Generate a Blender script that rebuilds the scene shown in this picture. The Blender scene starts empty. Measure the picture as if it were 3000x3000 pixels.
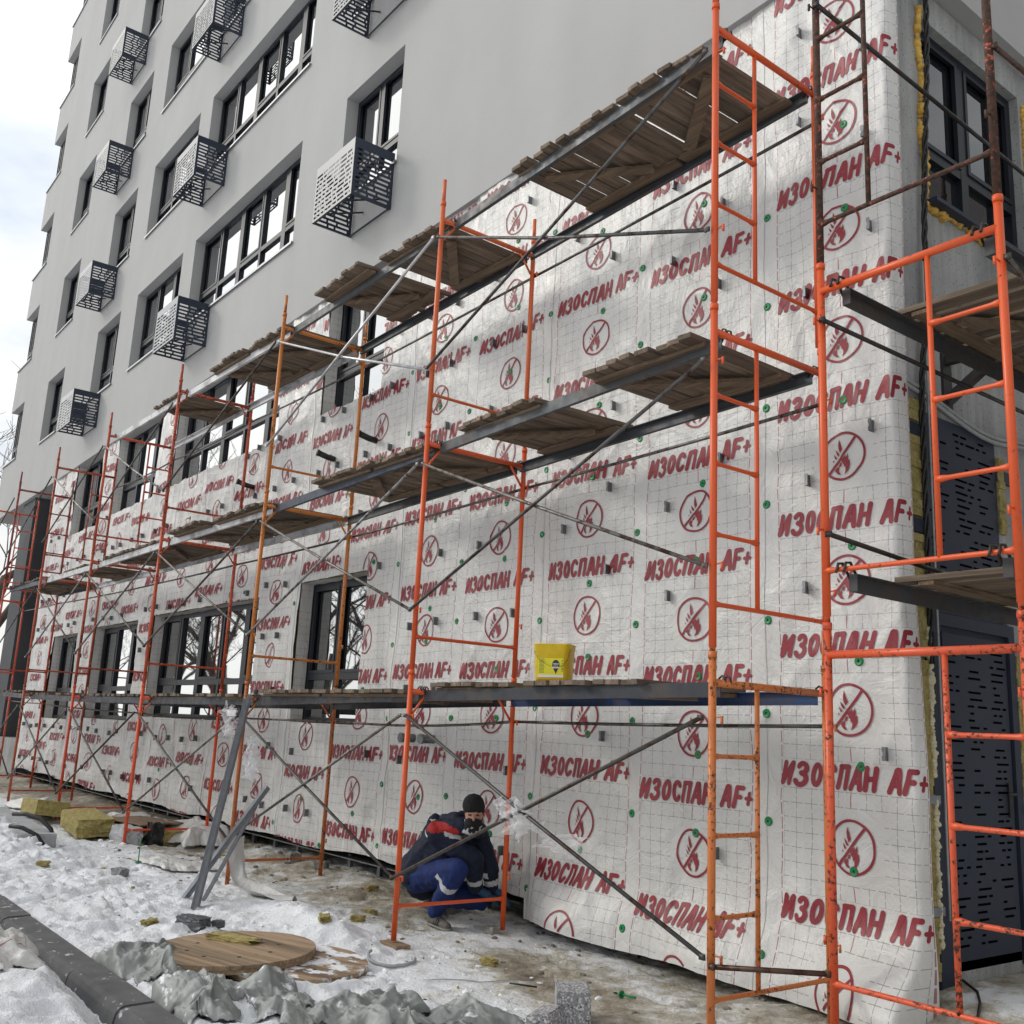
import bpy, bmesh, math, random
import numpy as np
from mathutils import Vector, Matrix, noise as mnoise
R = math.radians
random.seed(7)
sc = bpy.context.scene
COL = sc.collection

# ------------------------------------------------------------------ camera
F_PX, YAW, PITCH, ROLL = 2962.87, 0.9194, 0.2145, 0.0485
CAM = Vector((3.7332, -4.1645, 1.7203))
fw = Vector((-math.sin(YAW)*math.cos(PITCH), math.cos(YAW)*math.cos(PITCH), math.sin(PITCH)))
rt = Vector((math.cos(YAW), math.sin(YAW), 0)); up = rt.cross(fw)
r2 = rt*math.cos(ROLL) + up*math.sin(ROLL); u2 = up*math.cos(ROLL) - rt*math.sin(ROLL)
cam = bpy.data.objects.new('camera', bpy.data.cameras.new('camera')); COL.objects.link(cam)
M = Matrix((r2, u2, -fw)).transposed().to_4x4(); M.translation = CAM
cam.matrix_world = M
cam.data.sensor_width = 36; cam.data.sensor_fit = 'HORIZONTAL'
cam.data.lens = F_PX/3000*36; cam.data.clip_start = 0.05; cam.data.clip_end = 2000
sc.camera = cam

# ------------------------------------------------------------------ world, sun, exposure
SUN_EL, SUN_AZ = 27, 222          # azimuth: degrees from +x counter-clockwise (towards -x,-y)
w = bpy.data.worlds.new('World'); sc.world = w; w.use_nodes = True
nt = w.node_tree; nt.nodes.clear()
out = nt.nodes.new('ShaderNodeOutputWorld')
sky = nt.nodes.new('ShaderNodeTexSky'); sky.sky_type = 'NISHITA'; sky.sun_disc = False
sky.sun_elevation = R(SUN_EL); sky.sun_rotation = R(90-SUN_AZ); sky.dust_density = 2.0
bg1 = nt.nodes.new('ShaderNodeBackground'); bg1.inputs[1].default_value = 0.12
bg2 = nt.nodes.new('ShaderNodeBackground'); bg2.inputs[1].default_value = 1.0
mx = nt.nodes.new('ShaderNodeMixShader')
tc = nt.nodes.new('ShaderNodeTexCoord'); mp = nt.nodes.new('ShaderNodeMapping'); mp.inputs['Scale'].default_value = (1, 1, 2.2)
nz = nt.nodes.new('ShaderNodeTexNoise'); nz.inputs['Scale'].default_value = 2.1; nz.inputs['Detail'].default_value = 6; nz.inputs['Roughness'].default_value = .55
cr = nt.nodes.new('ShaderNodeValToRGB'); cr.color_ramp.elements[0].position = .36; cr.color_ramp.elements[0].color = (.72, .72, .72, 1); cr.color_ramp.elements[1].position = .55; cr.color_ramp.elements[1].color = (1, 1, 1, 1)
cr2 = nt.nodes.new('ShaderNodeValToRGB'); cr2.color_ramp.elements[0].position = .3; cr2.color_ramp.elements[0].color = (.64, .73, .84, 1); cr2.color_ramp.elements[1].position = .56; cr2.color_ramp.elements[1].color = (1.04, 1.03, 1.0, 1)
L = nt.links.new
L(tc.outputs['Generated'], mp.inputs[0]); L(mp.outputs[0], nz.inputs['Vector']); L(nz.outputs['Fac'], cr.inputs[0]); L(nz.outputs['Fac'], cr2.inputs[0])
L(sky.outputs[0], bg1.inputs[0]); L(cr2.outputs[0], bg2.inputs[0]); L(cr.outputs[0], mx.inputs[0]); L(bg1.outputs[0], mx.inputs[1]); L(bg2.outputs[0], mx.inputs[2]); 
# brighter cloud around the veiled sun
vd = nt.nodes.new('ShaderNodeVectorMath'); vd.operation = 'DOT_PRODUCT'; nm = nt.nodes.new('ShaderNodeVectorMath'); nm.operation = 'NORMALIZE'
L(tc.outputs['Generated'], nm.inputs[0]); L(nm.outputs[0], vd.inputs[0]); vd.inputs[1].default_value = (math.cos(R(SUN_EL))*math.cos(R(SUN_AZ)), math.cos(R(SUN_EL))*math.sin(R(SUN_AZ)), math.sin(R(SUN_EL)))
mr = nt.nodes.new('ShaderNodeMapRange'); mr.interpolation_type = 'SMOOTHSTEP'; L(vd.outputs['Value'], mr.inputs[0])
for i_, v_ in ((1, .50), (2, .98), (3, .86), (4, 1.8)): mr.inputs[i_].default_value = v_
L(mr.outputs[0], bg2.inputs[1])
L(mx.outputs[0], out.inputs[0])
sun = bpy.data.objects.new('sun', bpy.data.lights.new('sun', 'SUN')); COL.objects.link(sun)
sun.data.energy = 1.0; sun.data.angle = R(12); sun.data.color = (1, .95, .86)
sd = Vector((math.cos(R(SUN_EL))*math.cos(R(SUN_AZ)), math.cos(R(SUN_EL))*math.sin(R(SUN_AZ)), math.sin(R(SUN_EL))))
sun.rotation_euler = sd.to_track_quat('Z', 'Y').to_euler()
sc.view_settings.view_transform = 'Standard'; sc.view_settings.look = 'None'
sc.view_settings.exposure = 0.02; sc.view_settings.gamma = 1; sc.view_settings.use_curve_mapping = False

# ------------------------------------------------------------------ numpy noise
def _hash(ix, iy, seed):
    h = (ix.astype(np.int64)*374761393 + iy.astype(np.int64)*668265263 + seed*1442695041) & 0x7fffffff
    h = ((h ^ (h >> 13))*1274126177) & 0x7fffffff
    return ((h ^ (h >> 16)) & 0xffffff)/float(0xffffff)
def vn(x, y, seed=0):
    x = np.asarray(x, float); y = np.asarray(y, float)
    ix = np.floor(x); iy = np.floor(y); fx = x-ix; fy = y-iy
    fx = fx*fx*fx*(fx*(fx*6-15)+10); fy = fy*fy*fy*(fy*(fy*6-15)+10)
    a = _hash(ix, iy, seed); b = _hash(ix+1, iy, seed); c = _hash(ix, iy+1, seed); d = _hash(ix+1, iy+1, seed)
    return (a*(1-fx)+b*fx)*(1-fy)+(c*(1-fx)+d*fx)*fy
def fbm(x, y, o=4, seed=0, g=.5):
    s = 0; a = 1; t = 0
    for i in range(o):
        s = s+a*vn(x*2**i+i*17.3, y*2**i-i*9.1, seed+i); t += a; a *= g
    return s/t
def ss(a, b, x):
    t = np.clip((np.asarray(x, float)-a)/(b-a), 0, 1); return t*t*(3-2*t)

# ------------------------------------------------------------------ materials
def mat(name, color=(.5, .5, .5), rough=.6, metal=0., spec=.5):
    m = bpy.data.materials.new(name); m.use_nodes = True
    b = m.node_tree.nodes['Principled BSDF']
    b.inputs['Base Color'].default_value = (*color, 1); b.inputs['Roughness'].default_value = rough
    b.inputs['Metallic'].default_value = metal; b.inputs['Specular IOR Level'].default_value = spec
    return m
class N:
    def __init__(s, m): s.m = m; s.t = m.node_tree; s.b = s.t.nodes['Principled BSDF']; s.out = s.t.nodes['Material Output']
    def n(s, k, **kw):
        x = s.t.nodes.new('ShaderNode'+k)
        for a, v in kw.items(): setattr(x, a, v)
        return x
    def l(s, a, b): s.t.links.new(a, b)
    def noise(s, vec, scale, detail=4, rough=.5, dist=0):
        x = s.n('TexNoise'); x.inputs['Scale'].default_value = scale; x.inputs['Detail'].default_value = detail
        x.inputs['Roughness'].default_value = rough; x.inputs['Distortion'].default_value = dist
        if vec is not None: s.l(vec, x.inputs['Vector'])
        return x.outputs['Fac']
    def coord(s, kind='Object', scale=None):
        x = s.n('TexCoord').outputs[kind]
        if scale:
            mpn = s.n('Mapping'); mpn.inputs['Scale'].default_value = scale; s.l(x, mpn.inputs[0]); x = mpn.outputs[0]
        return x
    def pos(s, scale=None):
        x = s.n('NewGeometry').outputs['Position']
        if scale:
            mpn = s.n('Mapping'); mpn.inputs['Scale'].default_value = scale; s.l(x, mpn.inputs[0]); x = mpn.outputs[0]
        return x
    def ramp(s, fac, stops):
        x = s.n('ValToRGB'); e = x.color_ramp.elements
        while len(e) < len(stops): e.new(.5)
        for i, (p, c) in enumerate(stops):
            e[i].position = p; e[i].color = (*c, 1) if not isinstance(c, (int, float)) else (c, c, c, 1)
        s.l(fac, x.inputs[0]); return x.outputs[0]
    def mix(s, fac, a, b, kind='MIX'):
        x = s.n('Mix', data_type='RGBA', blend_type=kind)
        for v, i in ((fac, 0), (a, 6), (b, 7)):
            if hasattr(v, 'links'): s.l(v, x.inputs[i])
            else: x.inputs[i].default_value = v if isinstance(v, (int, float)) else (*v, 1)
        return x.outputs[2]
    def math(s, op, a, b=0., c=0.):
        x = s.n('Math', operation=op)
        for i, v in enumerate((a, b, c)):
            if hasattr(v, 'links'): s.l(v, x.inputs[i])
            else: x.inputs[i].default_value = v
        return x.outputs[0]
    def bump(s, h, strength=.3, dist=.01):
        x = s.n('Bump'); x.inputs['Strength'].default_value = strength; x.inputs['Distance'].default_value = dist
        s.l(h, x.inputs['Height']); s.l(x.outputs[0], s.b.inputs['Normal']); return x
    def color(s, c): s.l(c, s.b.inputs['Base Color'])
    def rough(s, c): s.l(c, s.b.inputs['Roughness'])

def m_plaster():
    m = mat('grey_plaster', (.42, .42, .42), .9); n = N(m); p = n.pos()
    a = n.noise(p, .35, 4); b = n.noise(n.pos((1.6, 1.6, .5)), 1.1, 4)
    c = n.ramp(n.mix(.5, a, b), [(.3, (.37, .367, .363)), (.7, (.42, .417, .412))])
    n.color(c); n.bump(n.math('ADD', n.noise(p, 60, 5, .7), n.math('MULTIPLY', n.noise(p, 1.7, 3), 5.)), .4, .007); return m
def m_dark_plaster():
    m = mat('dark_grey_plaster', (.06, .062, .068), .9); n = N(m); n.bump(n.noise(n.pos(), 60, 4), .25, .005)
    n.color(n.ramp(n.noise(n.pos(), .8, 4), [(.3, (.055, .057, .063)), (.7, (.085, .087, .094))])); return m
def m_glass(name='window_glass', k0=.14, k1=.75):
    m = mat(name, (.012, .014, .017), .02, 0, .5); n = N(m)
    g = n.n('BsdfGlossy'); g.inputs['Roughness'].default_value = .015; g.inputs['Color'].default_value = (.80, .82, .83, 1)
    lw = n.n('LayerWeight'); lw.inputs['Blend'].default_value = .45
    mxs = n.n('MixShader'); f = n.math('ADD', n.math('MULTIPLY', lw.outputs['Facing'], k1), k0)
    bu = n.n('Bump'); bu.inputs['Strength'].default_value = .05; bu.inputs['Distance'].default_value = .01
    n.l(n.noise(n.pos(), 1.8, 1), bu.inputs['Height']); n.l(bu.outputs[0], g.inputs['Normal'])
    n.l(f, mxs.inputs[0]); n.l(n.b.outputs[0], mxs.inputs[1]); n.l(g.outputs[0], mxs.inputs[2]); n.l(mxs.outputs[0], n.out.inputs[0]); return m
def m_paint_obj():
    # scaffold paint, hue from object colour, chips and rust by noise; object alpha channel = wear
    m = mat('scaffold_paint', (.7, .1, .02), .42); n = N(m); oi = n.n('ObjectInfo'); p = n.pos()
    q = n.n('VectorMath', operation='ADD'); n.l(p, q.inputs[0]); n.l(oi.outputs['Random'], q.inputs[1])
    chips = n.noise(q.outputs[0], 42, 6, .66); big = n.noise(q.outputs[0], 3.2, 3, .5)
    wear = n.math('MULTIPLY', oi.outputs['Alpha'], .27)
    th = n.math('ADD', n.math('ADD', chips, n.math('MULTIPLY', n.math('SUBTRACT', big, .5), .35)), n.math('SUBTRACT', wear, .68))
    fac = n.ramp(n.math('MULTIPLY', th, 12), [(.0, 0), (1., 1)])
    rust = n.ramp(n.noise(p, 40, 4), [(.35, (.022, .013, .009)), (.65, (.085, .035, .018))])
    col = n.mix(n.noise(p, 9, 4), oi.outputs['Color'], n.mix(.12, oi.outputs['Color'], (.8, .25, .1)))
    n.color(n.mix(fac, col, rust)); n.rough(n.ramp(fac, [(0, .38), (1, .8)])); n.bump(n.math('MULTIPLY', fac, -1), .4, .001); return m
def m_steel():
    m = mat('dark_steel_tube', (.09, .085, .08), .4, .75); n = N(m); p = n.pos(); oi = n.n('ObjectInfo')
    n.color(n.mix(n.ramp(n.noise(p, 14, 5, .65), [(.5, 0), (.62, 1)]), oi.outputs['Color'], (.05, .025, .014))); n.rough(n.ramp(n.noise(p, 20, 3), [(.3, .3), (.7, .6)])); return m
def m_beam():
    m = mat('beam_steel', (.07, .075, .08), .6, .1, .3); n = N(m); p = n.pos(); oi = n.n('ObjectInfo')
    f = n.ramp(n.noise(p, 5, 5, .7), [(.48, 0), (.6, 1)])
    n.color(n.mix(f, oi.outputs['Color'], n.mix(.5, oi.outputs['Color'], (.07, .05, .038)))); n.rough(n.ramp(n.noise(p, 12, 3), [(.3, .35), (.7, .65)])); return m
def m_wood(name, dark, light, axis='y', s=1.):
    m = mat(name, light, .85); n = N(m); oi = n.n('ObjectInfo')
    sc_ = {'y': (22*s, 1.2*s, 22*s), 'x': (1.2*s, 22*s, 22*s)}[axis]
    vec = n.n('VectorMath', operation='ADD'); n.l(n.coord('Object', sc_), vec.inputs[0]); n.l(oi.outputs['Random'], vec.inputs[1])
    g = n.noise(vec.outputs[0], 1.6, 6, .65, .4); v = n.noise(n.coord('Object', (7, .3, 1) if axis == 'y' else (.3, 7, 1)), 1.3, 2)
    c = n.ramp(g, [(.3, dark), (.7, light)]); c = n.mix(n.ramp(v, [(.35, 0), (.7, 1)]), c, n.mix(.5, c, dark))
    k = n.n('TexVoronoi'); k.inputs['Scale'].default_value = 3.1; n.l(n.coord('Object', (3, 1.2, 3) if axis == 'y' else (1.2, 3, 3)), k.inputs['Vector'])
    ri = n.n('NewGeometry').outputs['Random Per Island']; c = n.mix(1., c, n.ramp(ri, [(0, (.62, .60, .58)), (.5, (.95, .93, .9)), (1, (1.25, 1.2, 1.15))]), 'MULTIPLY')
    n.color(n.mix(n.ramp(k.outputs['Distance'], [(.03, .75), (.07, 0)]), c, (.03, .018, .01))); n.bump(g, .4, .003); return m
def m_concrete():
    m = mat('raw_concrete', (.2, .2, .2), .9); n = N(m); p = n.pos()
    c = n.ramp(n.noise(p, 1.6, 6, .6), [(.3, (.19, .195, .195)), (.7, (.36, .365, .355))])
    s = n.noise(n.pos((6, 6, .5)), 2, 5, .6); c = n.mix(n.ramp(s, [(.45, 0), (.75, .6)]), c, (.46, .47, .46))
    n.color(n.mix(n.ramp(n.noise(p, 55, 2), [(.3, .8), (.36, 0)]), c, (.06, .06, .06))); n.bump(n.noise(p, 25, 5), .4, .006); return m
def m_wool():
    m = mat('mineral_wool', (.42, .36, .13), .95); n = N(m); p = n.pos()
    n.color(n.ramp(n.noise(p, 18, 6, .7), [(.3, (.22, .16, .05)), (.5, (.38, .31, .11)), (.72, (.52, .45, .21))])); n.bump(n.noise(n.pos((1, 1, 3)), 30, 6, .7), .9, .02); return m
def m_foam():
    m = mat('mounting_foam', (.6, .36, .06), .8); n = N(m)
    n.color(n.ramp(n.noise(n.pos(), 14, 5), [(.3, (.42, .22, .03)), (.7, (.72, .48, .12))])); n.bump(n.noise(n.pos(), 35, 4), .7, .02); return m
def m_membrane():
    m = mat('printed_membrane', (.72, .71, .69), .36, 0, .45); n = N(m)
    uv = n.n('UVMap'); sp = n.n('SeparateXYZ'); n.l(uv.outputs[0], sp.inputs[0]); u, v = sp.outputs[0], sp.outputs[1]
    C = .1
    def near(x, wd):  # 1 where |x| < wd
        return n.math('LESS_THAN', n.math('ABSOLUTE', x), wd)
    pu = n.math('SUBTRACT', n.math('FRACT', n.math('ADD', n.math('DIVIDE', u, C), .5)), .5)
    vf = n.math('MULTIPLY', n.math('FRACT', n.math('DIVIDE', v, .81)), 9.)   # 0..9 cells, text band 8..9 & 0..0
    pv = n.math('SUBTRACT', n.math('FRACT', n.math('ADD', vf, .5)), .5)
    inner = n.math('LESS_THAN', n.math('ABSOLUTE', u), .5)
    text = n.math('GREATER_THAN', vf, 7.08)
    circ = n.math('MULTIPLY', n.math('MULTIPLY', n.math('GREATER_THAN', vf, 1.08), n.math('LESS_THAN', vf, 5.92)), n.math('LESS_THAN', n.math('ABSOLUTE', u), .21))
    mask = n.math('MULTIPLY', inner, n.math('MULTIPLY', n.math('SUBTRACT', 1., text), n.math('SUBTRACT', 1., circ)))
    dash_u = n.math('LESS_THAN', n.math('ABSOLUTE', pu), .42); dash_v = n.math('LESS_THAN', n.math('ABSOLUTE', pv), .42)
    dvs = n.math('LESS_THAN', n.math('ABSOLUTE', n.math('SUBTRACT', n.math('FRACT', vf), .5)), .42)
    dus = n.math('GREATER_THAN', n.math('ABSOLUTE', n.math('SUBTRACT', n.math('FRACT', n.math('DIVIDE', u, C)), .5)), .09)
    vert = n.math('MULTIPLY', near(pu, .022), n.math('GREATER_THAN', n.math('ABSOLUTE', n.math('SUBTRACT', n.math('FRACT', vf), .5)), .0))
    vert = n.math('MULTIPLY', vert, n.math('LESS_THAN', n.math('ABSOLUTE', n.math('SUBTRACT', n.math('FRACT', n.math('ADD', vf, .5)), .5)), .43))
    horz = n.math('MULTIPLY', near(pv, .024), dash_u)
    grid = n.math('MULTIPLY', n.math('MAXIMUM', vert, horz), mask)
    edge = n.math('MULTIPLY', near(n.math('SUBTRACT', n.math('ABSOLUTE', u), .515), .0038), dvs)
    cen = n.math('MULTIPLY', n.math('MULTIPLY', near(u, .004), mask), dvs)
    p = n.pos(); big = n.noise(p, 1.3, 4)
    base = n.ramp(big, [(.3, (.56, .55, .53)), (.7, (.64, .635, .62))])
    c = n.mix(n.math('MULTIPLY', grid, .82), base, (.23, .22, .22))
    c = n.mix(n.math('MULTIPLY', edge, .8), c, (.26, .05, .08)); c = n.mix(n.math('MULTIPLY', cen, .8), c, (.32, .05, .08))
    n.color(c)
    fine = n.noise(n.pos((1.3, 1, .35)), 9, 5, .6, .6); cr_ = n.noise(p, 3.5, 5, .65, 1.2)
    h = n.math('ADD', n.math('MULTIPLY', fine, .7), n.math('MULTIPLY', cr_, 1.9)); n.bump(h, .5, .025)
    n.rough(n.ramp(big, [(.3, .30), (.7, .42)])); return m
def m_snow():
    m = mat('trampled_snow', (.8, .8, .82), .75, 0, .3); n = N(m); p = n.pos()
    at = n.n('Attribute'); at.attribute_name = 'dirt'; d = at.outputs['Fac']
    a = n.noise(p, 7, 7, .65); b = n.noise(p, 38, 5, .7)
    f = n.math('ADD', d, n.math('MULTIPLY', n.math('SUBTRACT', a, .5), 1.25)); f = n.math('ADD', f, n.math('MULTIPLY', n.math('SUBTRACT', b, .5), .5))
    c = n.ramp(f, [(.0, (.87, .89, .93)), (.28, (.80, .81, .82)), (.46, (.55, .52, .45)), (.68, (.34, .295, .225)), (1., (.15, .12, .085))])
    sp = n.ramp(n.noise(p, 95, 3, .6), [(.24, .4), (.30, 0)]); c = n.mix(n.math('MULTIPLY', sp, n.ramp(f, [(.05, 0), (.5, 1)])), c, (.07, .055, .04))
    n.color(c); n.rough(n.ramp(f, [(0, .8), (.5, .5), (1, .45)]))
    n.bump(n.math('ADD', n.math('ADD', a, n.math('MULTIPLY', b, .5)), n.math('MULTIPLY', n.noise(p, 90, 3), .12)), .9, .045); return m
def m_kerb():
    m = mat('kerb_concrete', (.11, .11, .115), .85); n = N(m); p = n.pos()
    c = n.ramp(n.noise(p, 5, 6, .6), [(.3, (.07, .07, .073)), (.7, (.125, .125, .13))])
    n.color(n.mix(n.ramp(n.noise(p, 9, 6, .7), [(.60, 0), (.66, .8)]), c, (.62, .63, .66))); n.bump(n.noise(p, 90, 4), .3, .003); return m
def m_foil():
    m = mat('grey_sheeting', (.25, .27, .26), .52, .05); n = N(m); p = n.pos()
    n.color(n.mix(n.ramp(n.noise(p, 8, 6, .6), [(.60, 0), (.66, .9)]), n.ramp(n.noise(p, 6, 4), [(.3, (.17, .185, .18)), (.7, (.33, .345, .335))]), (.80, .82, .86))); n.bump(n.noise(n.pos((1, 1, .5)), 10, 4, .5, 1.6), .4, .018); return m
def m_granite():
    m = mat('speckled_block', (.3, .3, .32), .8); n = N(m); v = n.n('TexVoronoi'); v.inputs['Scale'].default_value = 105; v.inputs['Randomness'].default_value = 1; n.l(n.pos(), v.inputs['Vector'])
    x = n.n('SeparateColor'); n.l(v.outputs['Color'], x.inputs[0])
    n.color(n.ramp(x.outputs[0], [(.2, (.20, .20, .215)), (.66, (.27, .27, .285)), (.7, (.46, .455, .45)), (.93, (.56, .55, .54)), (.96, (.08, .08, .09))])); return m
def m_noise(name, c0, c1, rough=.8, scale=8, metal=0, bump=.3, bd=.01, spec=.5):
    m = mat(name, c0, rough, metal, spec); n = N(m); n.color(n.ramp(n.noise(n.pos(), scale, 5, .6), [(.3, c0), (.7, c1)]))
    if bump: n.bump(n.noise(n.pos(), scale*4, 5, .6), bump, bd)
    return m
def m_film():
    m = mat('clear_film', (.9, .9, .92), .18, 0, .6); n = N(m); t = n.n('BsdfTransparent'); x = n.n('MixShader'); x.inputs[0].default_value = .36
    n.l(t.outputs[0], x.inputs[1]); n.l(n.b.outputs[0], x.inputs[2]); n.l(x.outputs[0], n.out.inputs[0]); n.bump(n.noise(n.pos((1, 1, .4)), 18, 3, .6, 1.), .5, .02); return m

PLASTER, DARKPL, GLASS, PAINT, STEEL, BEAM = m_plaster(), m_dark_plaster(), m_glass(), m_paint_obj(), m_steel(), m_beam()
GLASS2 = m_glass('shaded_window_glass', .02, .12)  # side window's copy with weaker mirroring, standing in for a darker reflection
FRAME = mat('window_frame_dark', (.010, .013, .020), .42, 0, .35); CONC = m_concrete(); WOOL = m_wool(); FOAM = m_foam(); MEMB = m_membrane()
RED = m_noise('red_print', (.21, .009, .020), (.29, .025, .038), .5, 5, 0, 0)
SNOW = m_snow(); KERB = m_kerb(); FOIL = m_foil(); GRAN = m_granite()
BOARD = m_wood('weathered_boards', (.06, .043, .03), (.24, .185, .135), 'y'); BATTEN = m_wood('weathered_batten', (.07, .048, .03), (.26, .185, .12), 'x')
PLY = m_wood('spool_wood', (.15, .10, .06), (.46, .35, .235), 'x', .8)
PLYS = m_wood('snowy_spool_wood', (.15, .10, .06), (.42, .32, .22), 'x', .8); n_ = N(PLYS); src_ = n_.b.inputs['Base Color'].links[0].from_socket
n_.color(n_.mix(n_.ramp(n_.noise(n_.pos(), 4.5, 6, .65), [(.50, 0), (.56, 1)]), src_, (.80, .82, .86)))
GREEN = m_noise('green_plastic', (.0, .16, .045), (.0, .24, .07), .45, 30, 0, 0); ZINC = m_noise('zinc_steel', (.10, .105, .11), (.26, .27, .28), .45, 12, .7, 0)
NAVY = mat('navy_metal', (.026, .034, .054), .5, 0, .35); NAVYG = mat('navy_lit_front', (.02, .025, .036), .18, 0, .8); NAVYG.node_tree.nodes['Principled BSDF'].inputs['IOR'].default_value = 2.0; SILL = mat('sill_metal', (.35, .36, .37), .35, .3)
BLACK = mat('black_rubber', (.012, .012, .013), .5); CARD = m_noise('cardboard', (.17, .11, .07), (.25, .17, .115), .9, 9)
FILM = m_film(); TUBEW = m_noise('galvanised_tube', (.32, .32, .33), (.55, .55, .56), .35, 12, .75, 0)
PROFILE = m_noise('galvanised_profile', (.22, .235, .26), (.31, .325, .35), .42, 20, .45, 0); CABLE = m_noise('grey_conduit', (.28, .29, .29), (.4, .41, .41), .7, 12)
BLACKM = mat('slot_black', (.002, .002, .003), 1., 0, 0); ROOM = mat('dark_room', (.02, .02, .022), .9); BARK = m_noise('bark', (.05, .042, .036), (.11, .095, .08), .9, 6)

# ------------------------------------------------------------------ mesh helpers
class MB:
    def __init__(s): s.v = []; s.f = []; s.mi = []; s.m = 0
    def quad(s, *p):
        i = len(s.v); s.v += [tuple(q) for q in p]; s.f.append(tuple(range(i, i+len(p)))); s.mi.append(s.m)
    def box(s, a, b, M_=None):
        x0, y0, z0 = a; x1, y1, z1 = b; i = len(s.v)
        P = [(x0, y0, z0), (x1, y0, z0), (x1, y1, z0), (x0, y1, z0), (x0, y0, z1), (x1, y0, z1), (x1, y1, z1), (x0, y1, z1)]
        if M_ is not None: P = [tuple(M_ @ Vector(p)) for p in P]
        s.v += P
        for q in ((3, 2, 1, 0), (4, 5, 6, 7), (0, 1, 5, 4), (1, 2, 6, 5), (2, 3, 7, 6), (3, 0, 4, 7)):
            s.f.append(tuple(i+k for k in q)); s.mi.append(s.m)
    def tube(s, pts, r, n=10, cap=True, rs=None):
        pts = [Vector(p) for p in pts]; rings = []
        ref = Vector((0, 0, 1)) if abs((pts[-1]-pts[0]).normalized().z) < .9 else Vector((1, 0, 0))
        for k, p in enumerate(pts):
            d = (pts[min(k+1, len(pts)-1)]-pts[max(k-1, 0)]).normalized()
            a = d.cross(ref)
            if a.length < 1e-4: a = d.cross(Vector((0, 1, 0)))
            a.normalize(); b = d.cross(a); rr = rs[k] if rs else r; i = len(s.v)
            for j in range(n):
                t = 2*math.pi*j/n; s.v.append(tuple(p+a*math.cos(t)*rr+b*math.sin(t)*rr))
            rings.append(i)
        for k in range(len(rings)-1):
            a, b = rings[k], rings[k+1]
            for j in range(n): s.f.append((a+j, a+(j+1) % n, b+(j+1) % n, b+j)); s.mi.append(s.m)
        if cap:
            s.f.append(tuple(rings[0]+j for j in reversed(range(n)))); s.mi.append(s.m)
            s.f.append(tuple(rings[-1]+j for j in range(n))); s.mi.append(s.m)
    def build(s, name, mats, parent=None, smooth=False, loc=None, uv=None):
        me = bpy.data.meshes.new(name); me.from_pydata(s.v, [], s.f)
        if not isinstance(mats, (list, tuple)): mats = [mats]
        for m in mats: me.materials.append(m)
        if len(mats) > 1: me.polygons.foreach_set('material_index', s.mi)
        if smooth:
            me.polygons.foreach_set('use_smooth', [len(f) <= 4 for f in s.f])
        me.update()
        return link(name, me, parent, loc)
def link(name, me, parent=None, loc=None):
    o = bpy.data.objects.new(name, me); COL.objects.link(o)
    if parent: o.parent = parent
    if loc: o.location = loc
    return o
def tag(o, label=None, cat=None, group=None, kind=None):
    if label: o['label'] = label
    if cat: o['category'] = cat
    if group: o['group'] = group
    if kind: o['kind'] = kind
    return o
def empty(name, loc=(0, 0, 0), rz=0):
    o = bpy.data.objects.new(name, None); COL.objects.link(o); o.location = loc; o.rotation_euler.z = rz; o.empty_display_size = .1; return o
def copy_tree(o, parent=None):
    c = o.copy(); COL.objects.link(c); c.parent = parent
    for ch in list(o.children): copy_tree(ch, c)
    return c
def grid_mesh(name, X, Y, Z, mats, parent=None, smooth=True, keep=None, uv=None, loc=None):
    """X,Y,Z 2-D arrays -> quad mesh"""
    h, wd = X.shape; V = np.stack([X.ravel(), Y.ravel(), Z.ravel()], 1)
    idx = np.arange(h*wd).reshape(h, wd); q = np.stack([idx[:-1, :-1], idx[:-1, 1:], idx[1:, 1:], idx[1:, :-1]], -1).reshape(-1, 4)
    if keep is not None: q = q[keep.ravel()]
    me = bpy.data.meshes.new(name); me.vertices.add(len(V)); me.vertices.foreach_set('co', V.ravel())
    me.loops.add(q.size); me.loops.foreach_set('vertex_index', q.ravel().astype(np.int32)); me.polygons.add(len(q))
    me.polygons.foreach_set('loop_start', np.arange(0, q.size, 4, dtype=np.int32)); me.polygons.foreach_set('loop_total', np.full(len(q), 4, dtype=np.int32))
    for m in (mats if isinstance(mats, (list, tuple)) else [mats]): me.materials.append(m)
    me.update(calc_edges=True)
    if smooth: me.polygons.foreach_set('use_smooth', np.ones(len(q), bool))
    if uv is not None:
        lay = me.uv_layers.new(name='UVMap'); U = np.stack([uv[0].ravel(), uv[1].ravel()], 1)[q.ravel()]; lay.data.foreach_set('uv', U.ravel())
    return link(name, me, parent, loc)
TH = ['first', 'second', 'third', 'fourth', 'fifth', 'sixth', 'seventh', 'eighth', 'ninth', 'tenth', 'eleventh', 'twelfth']

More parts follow.
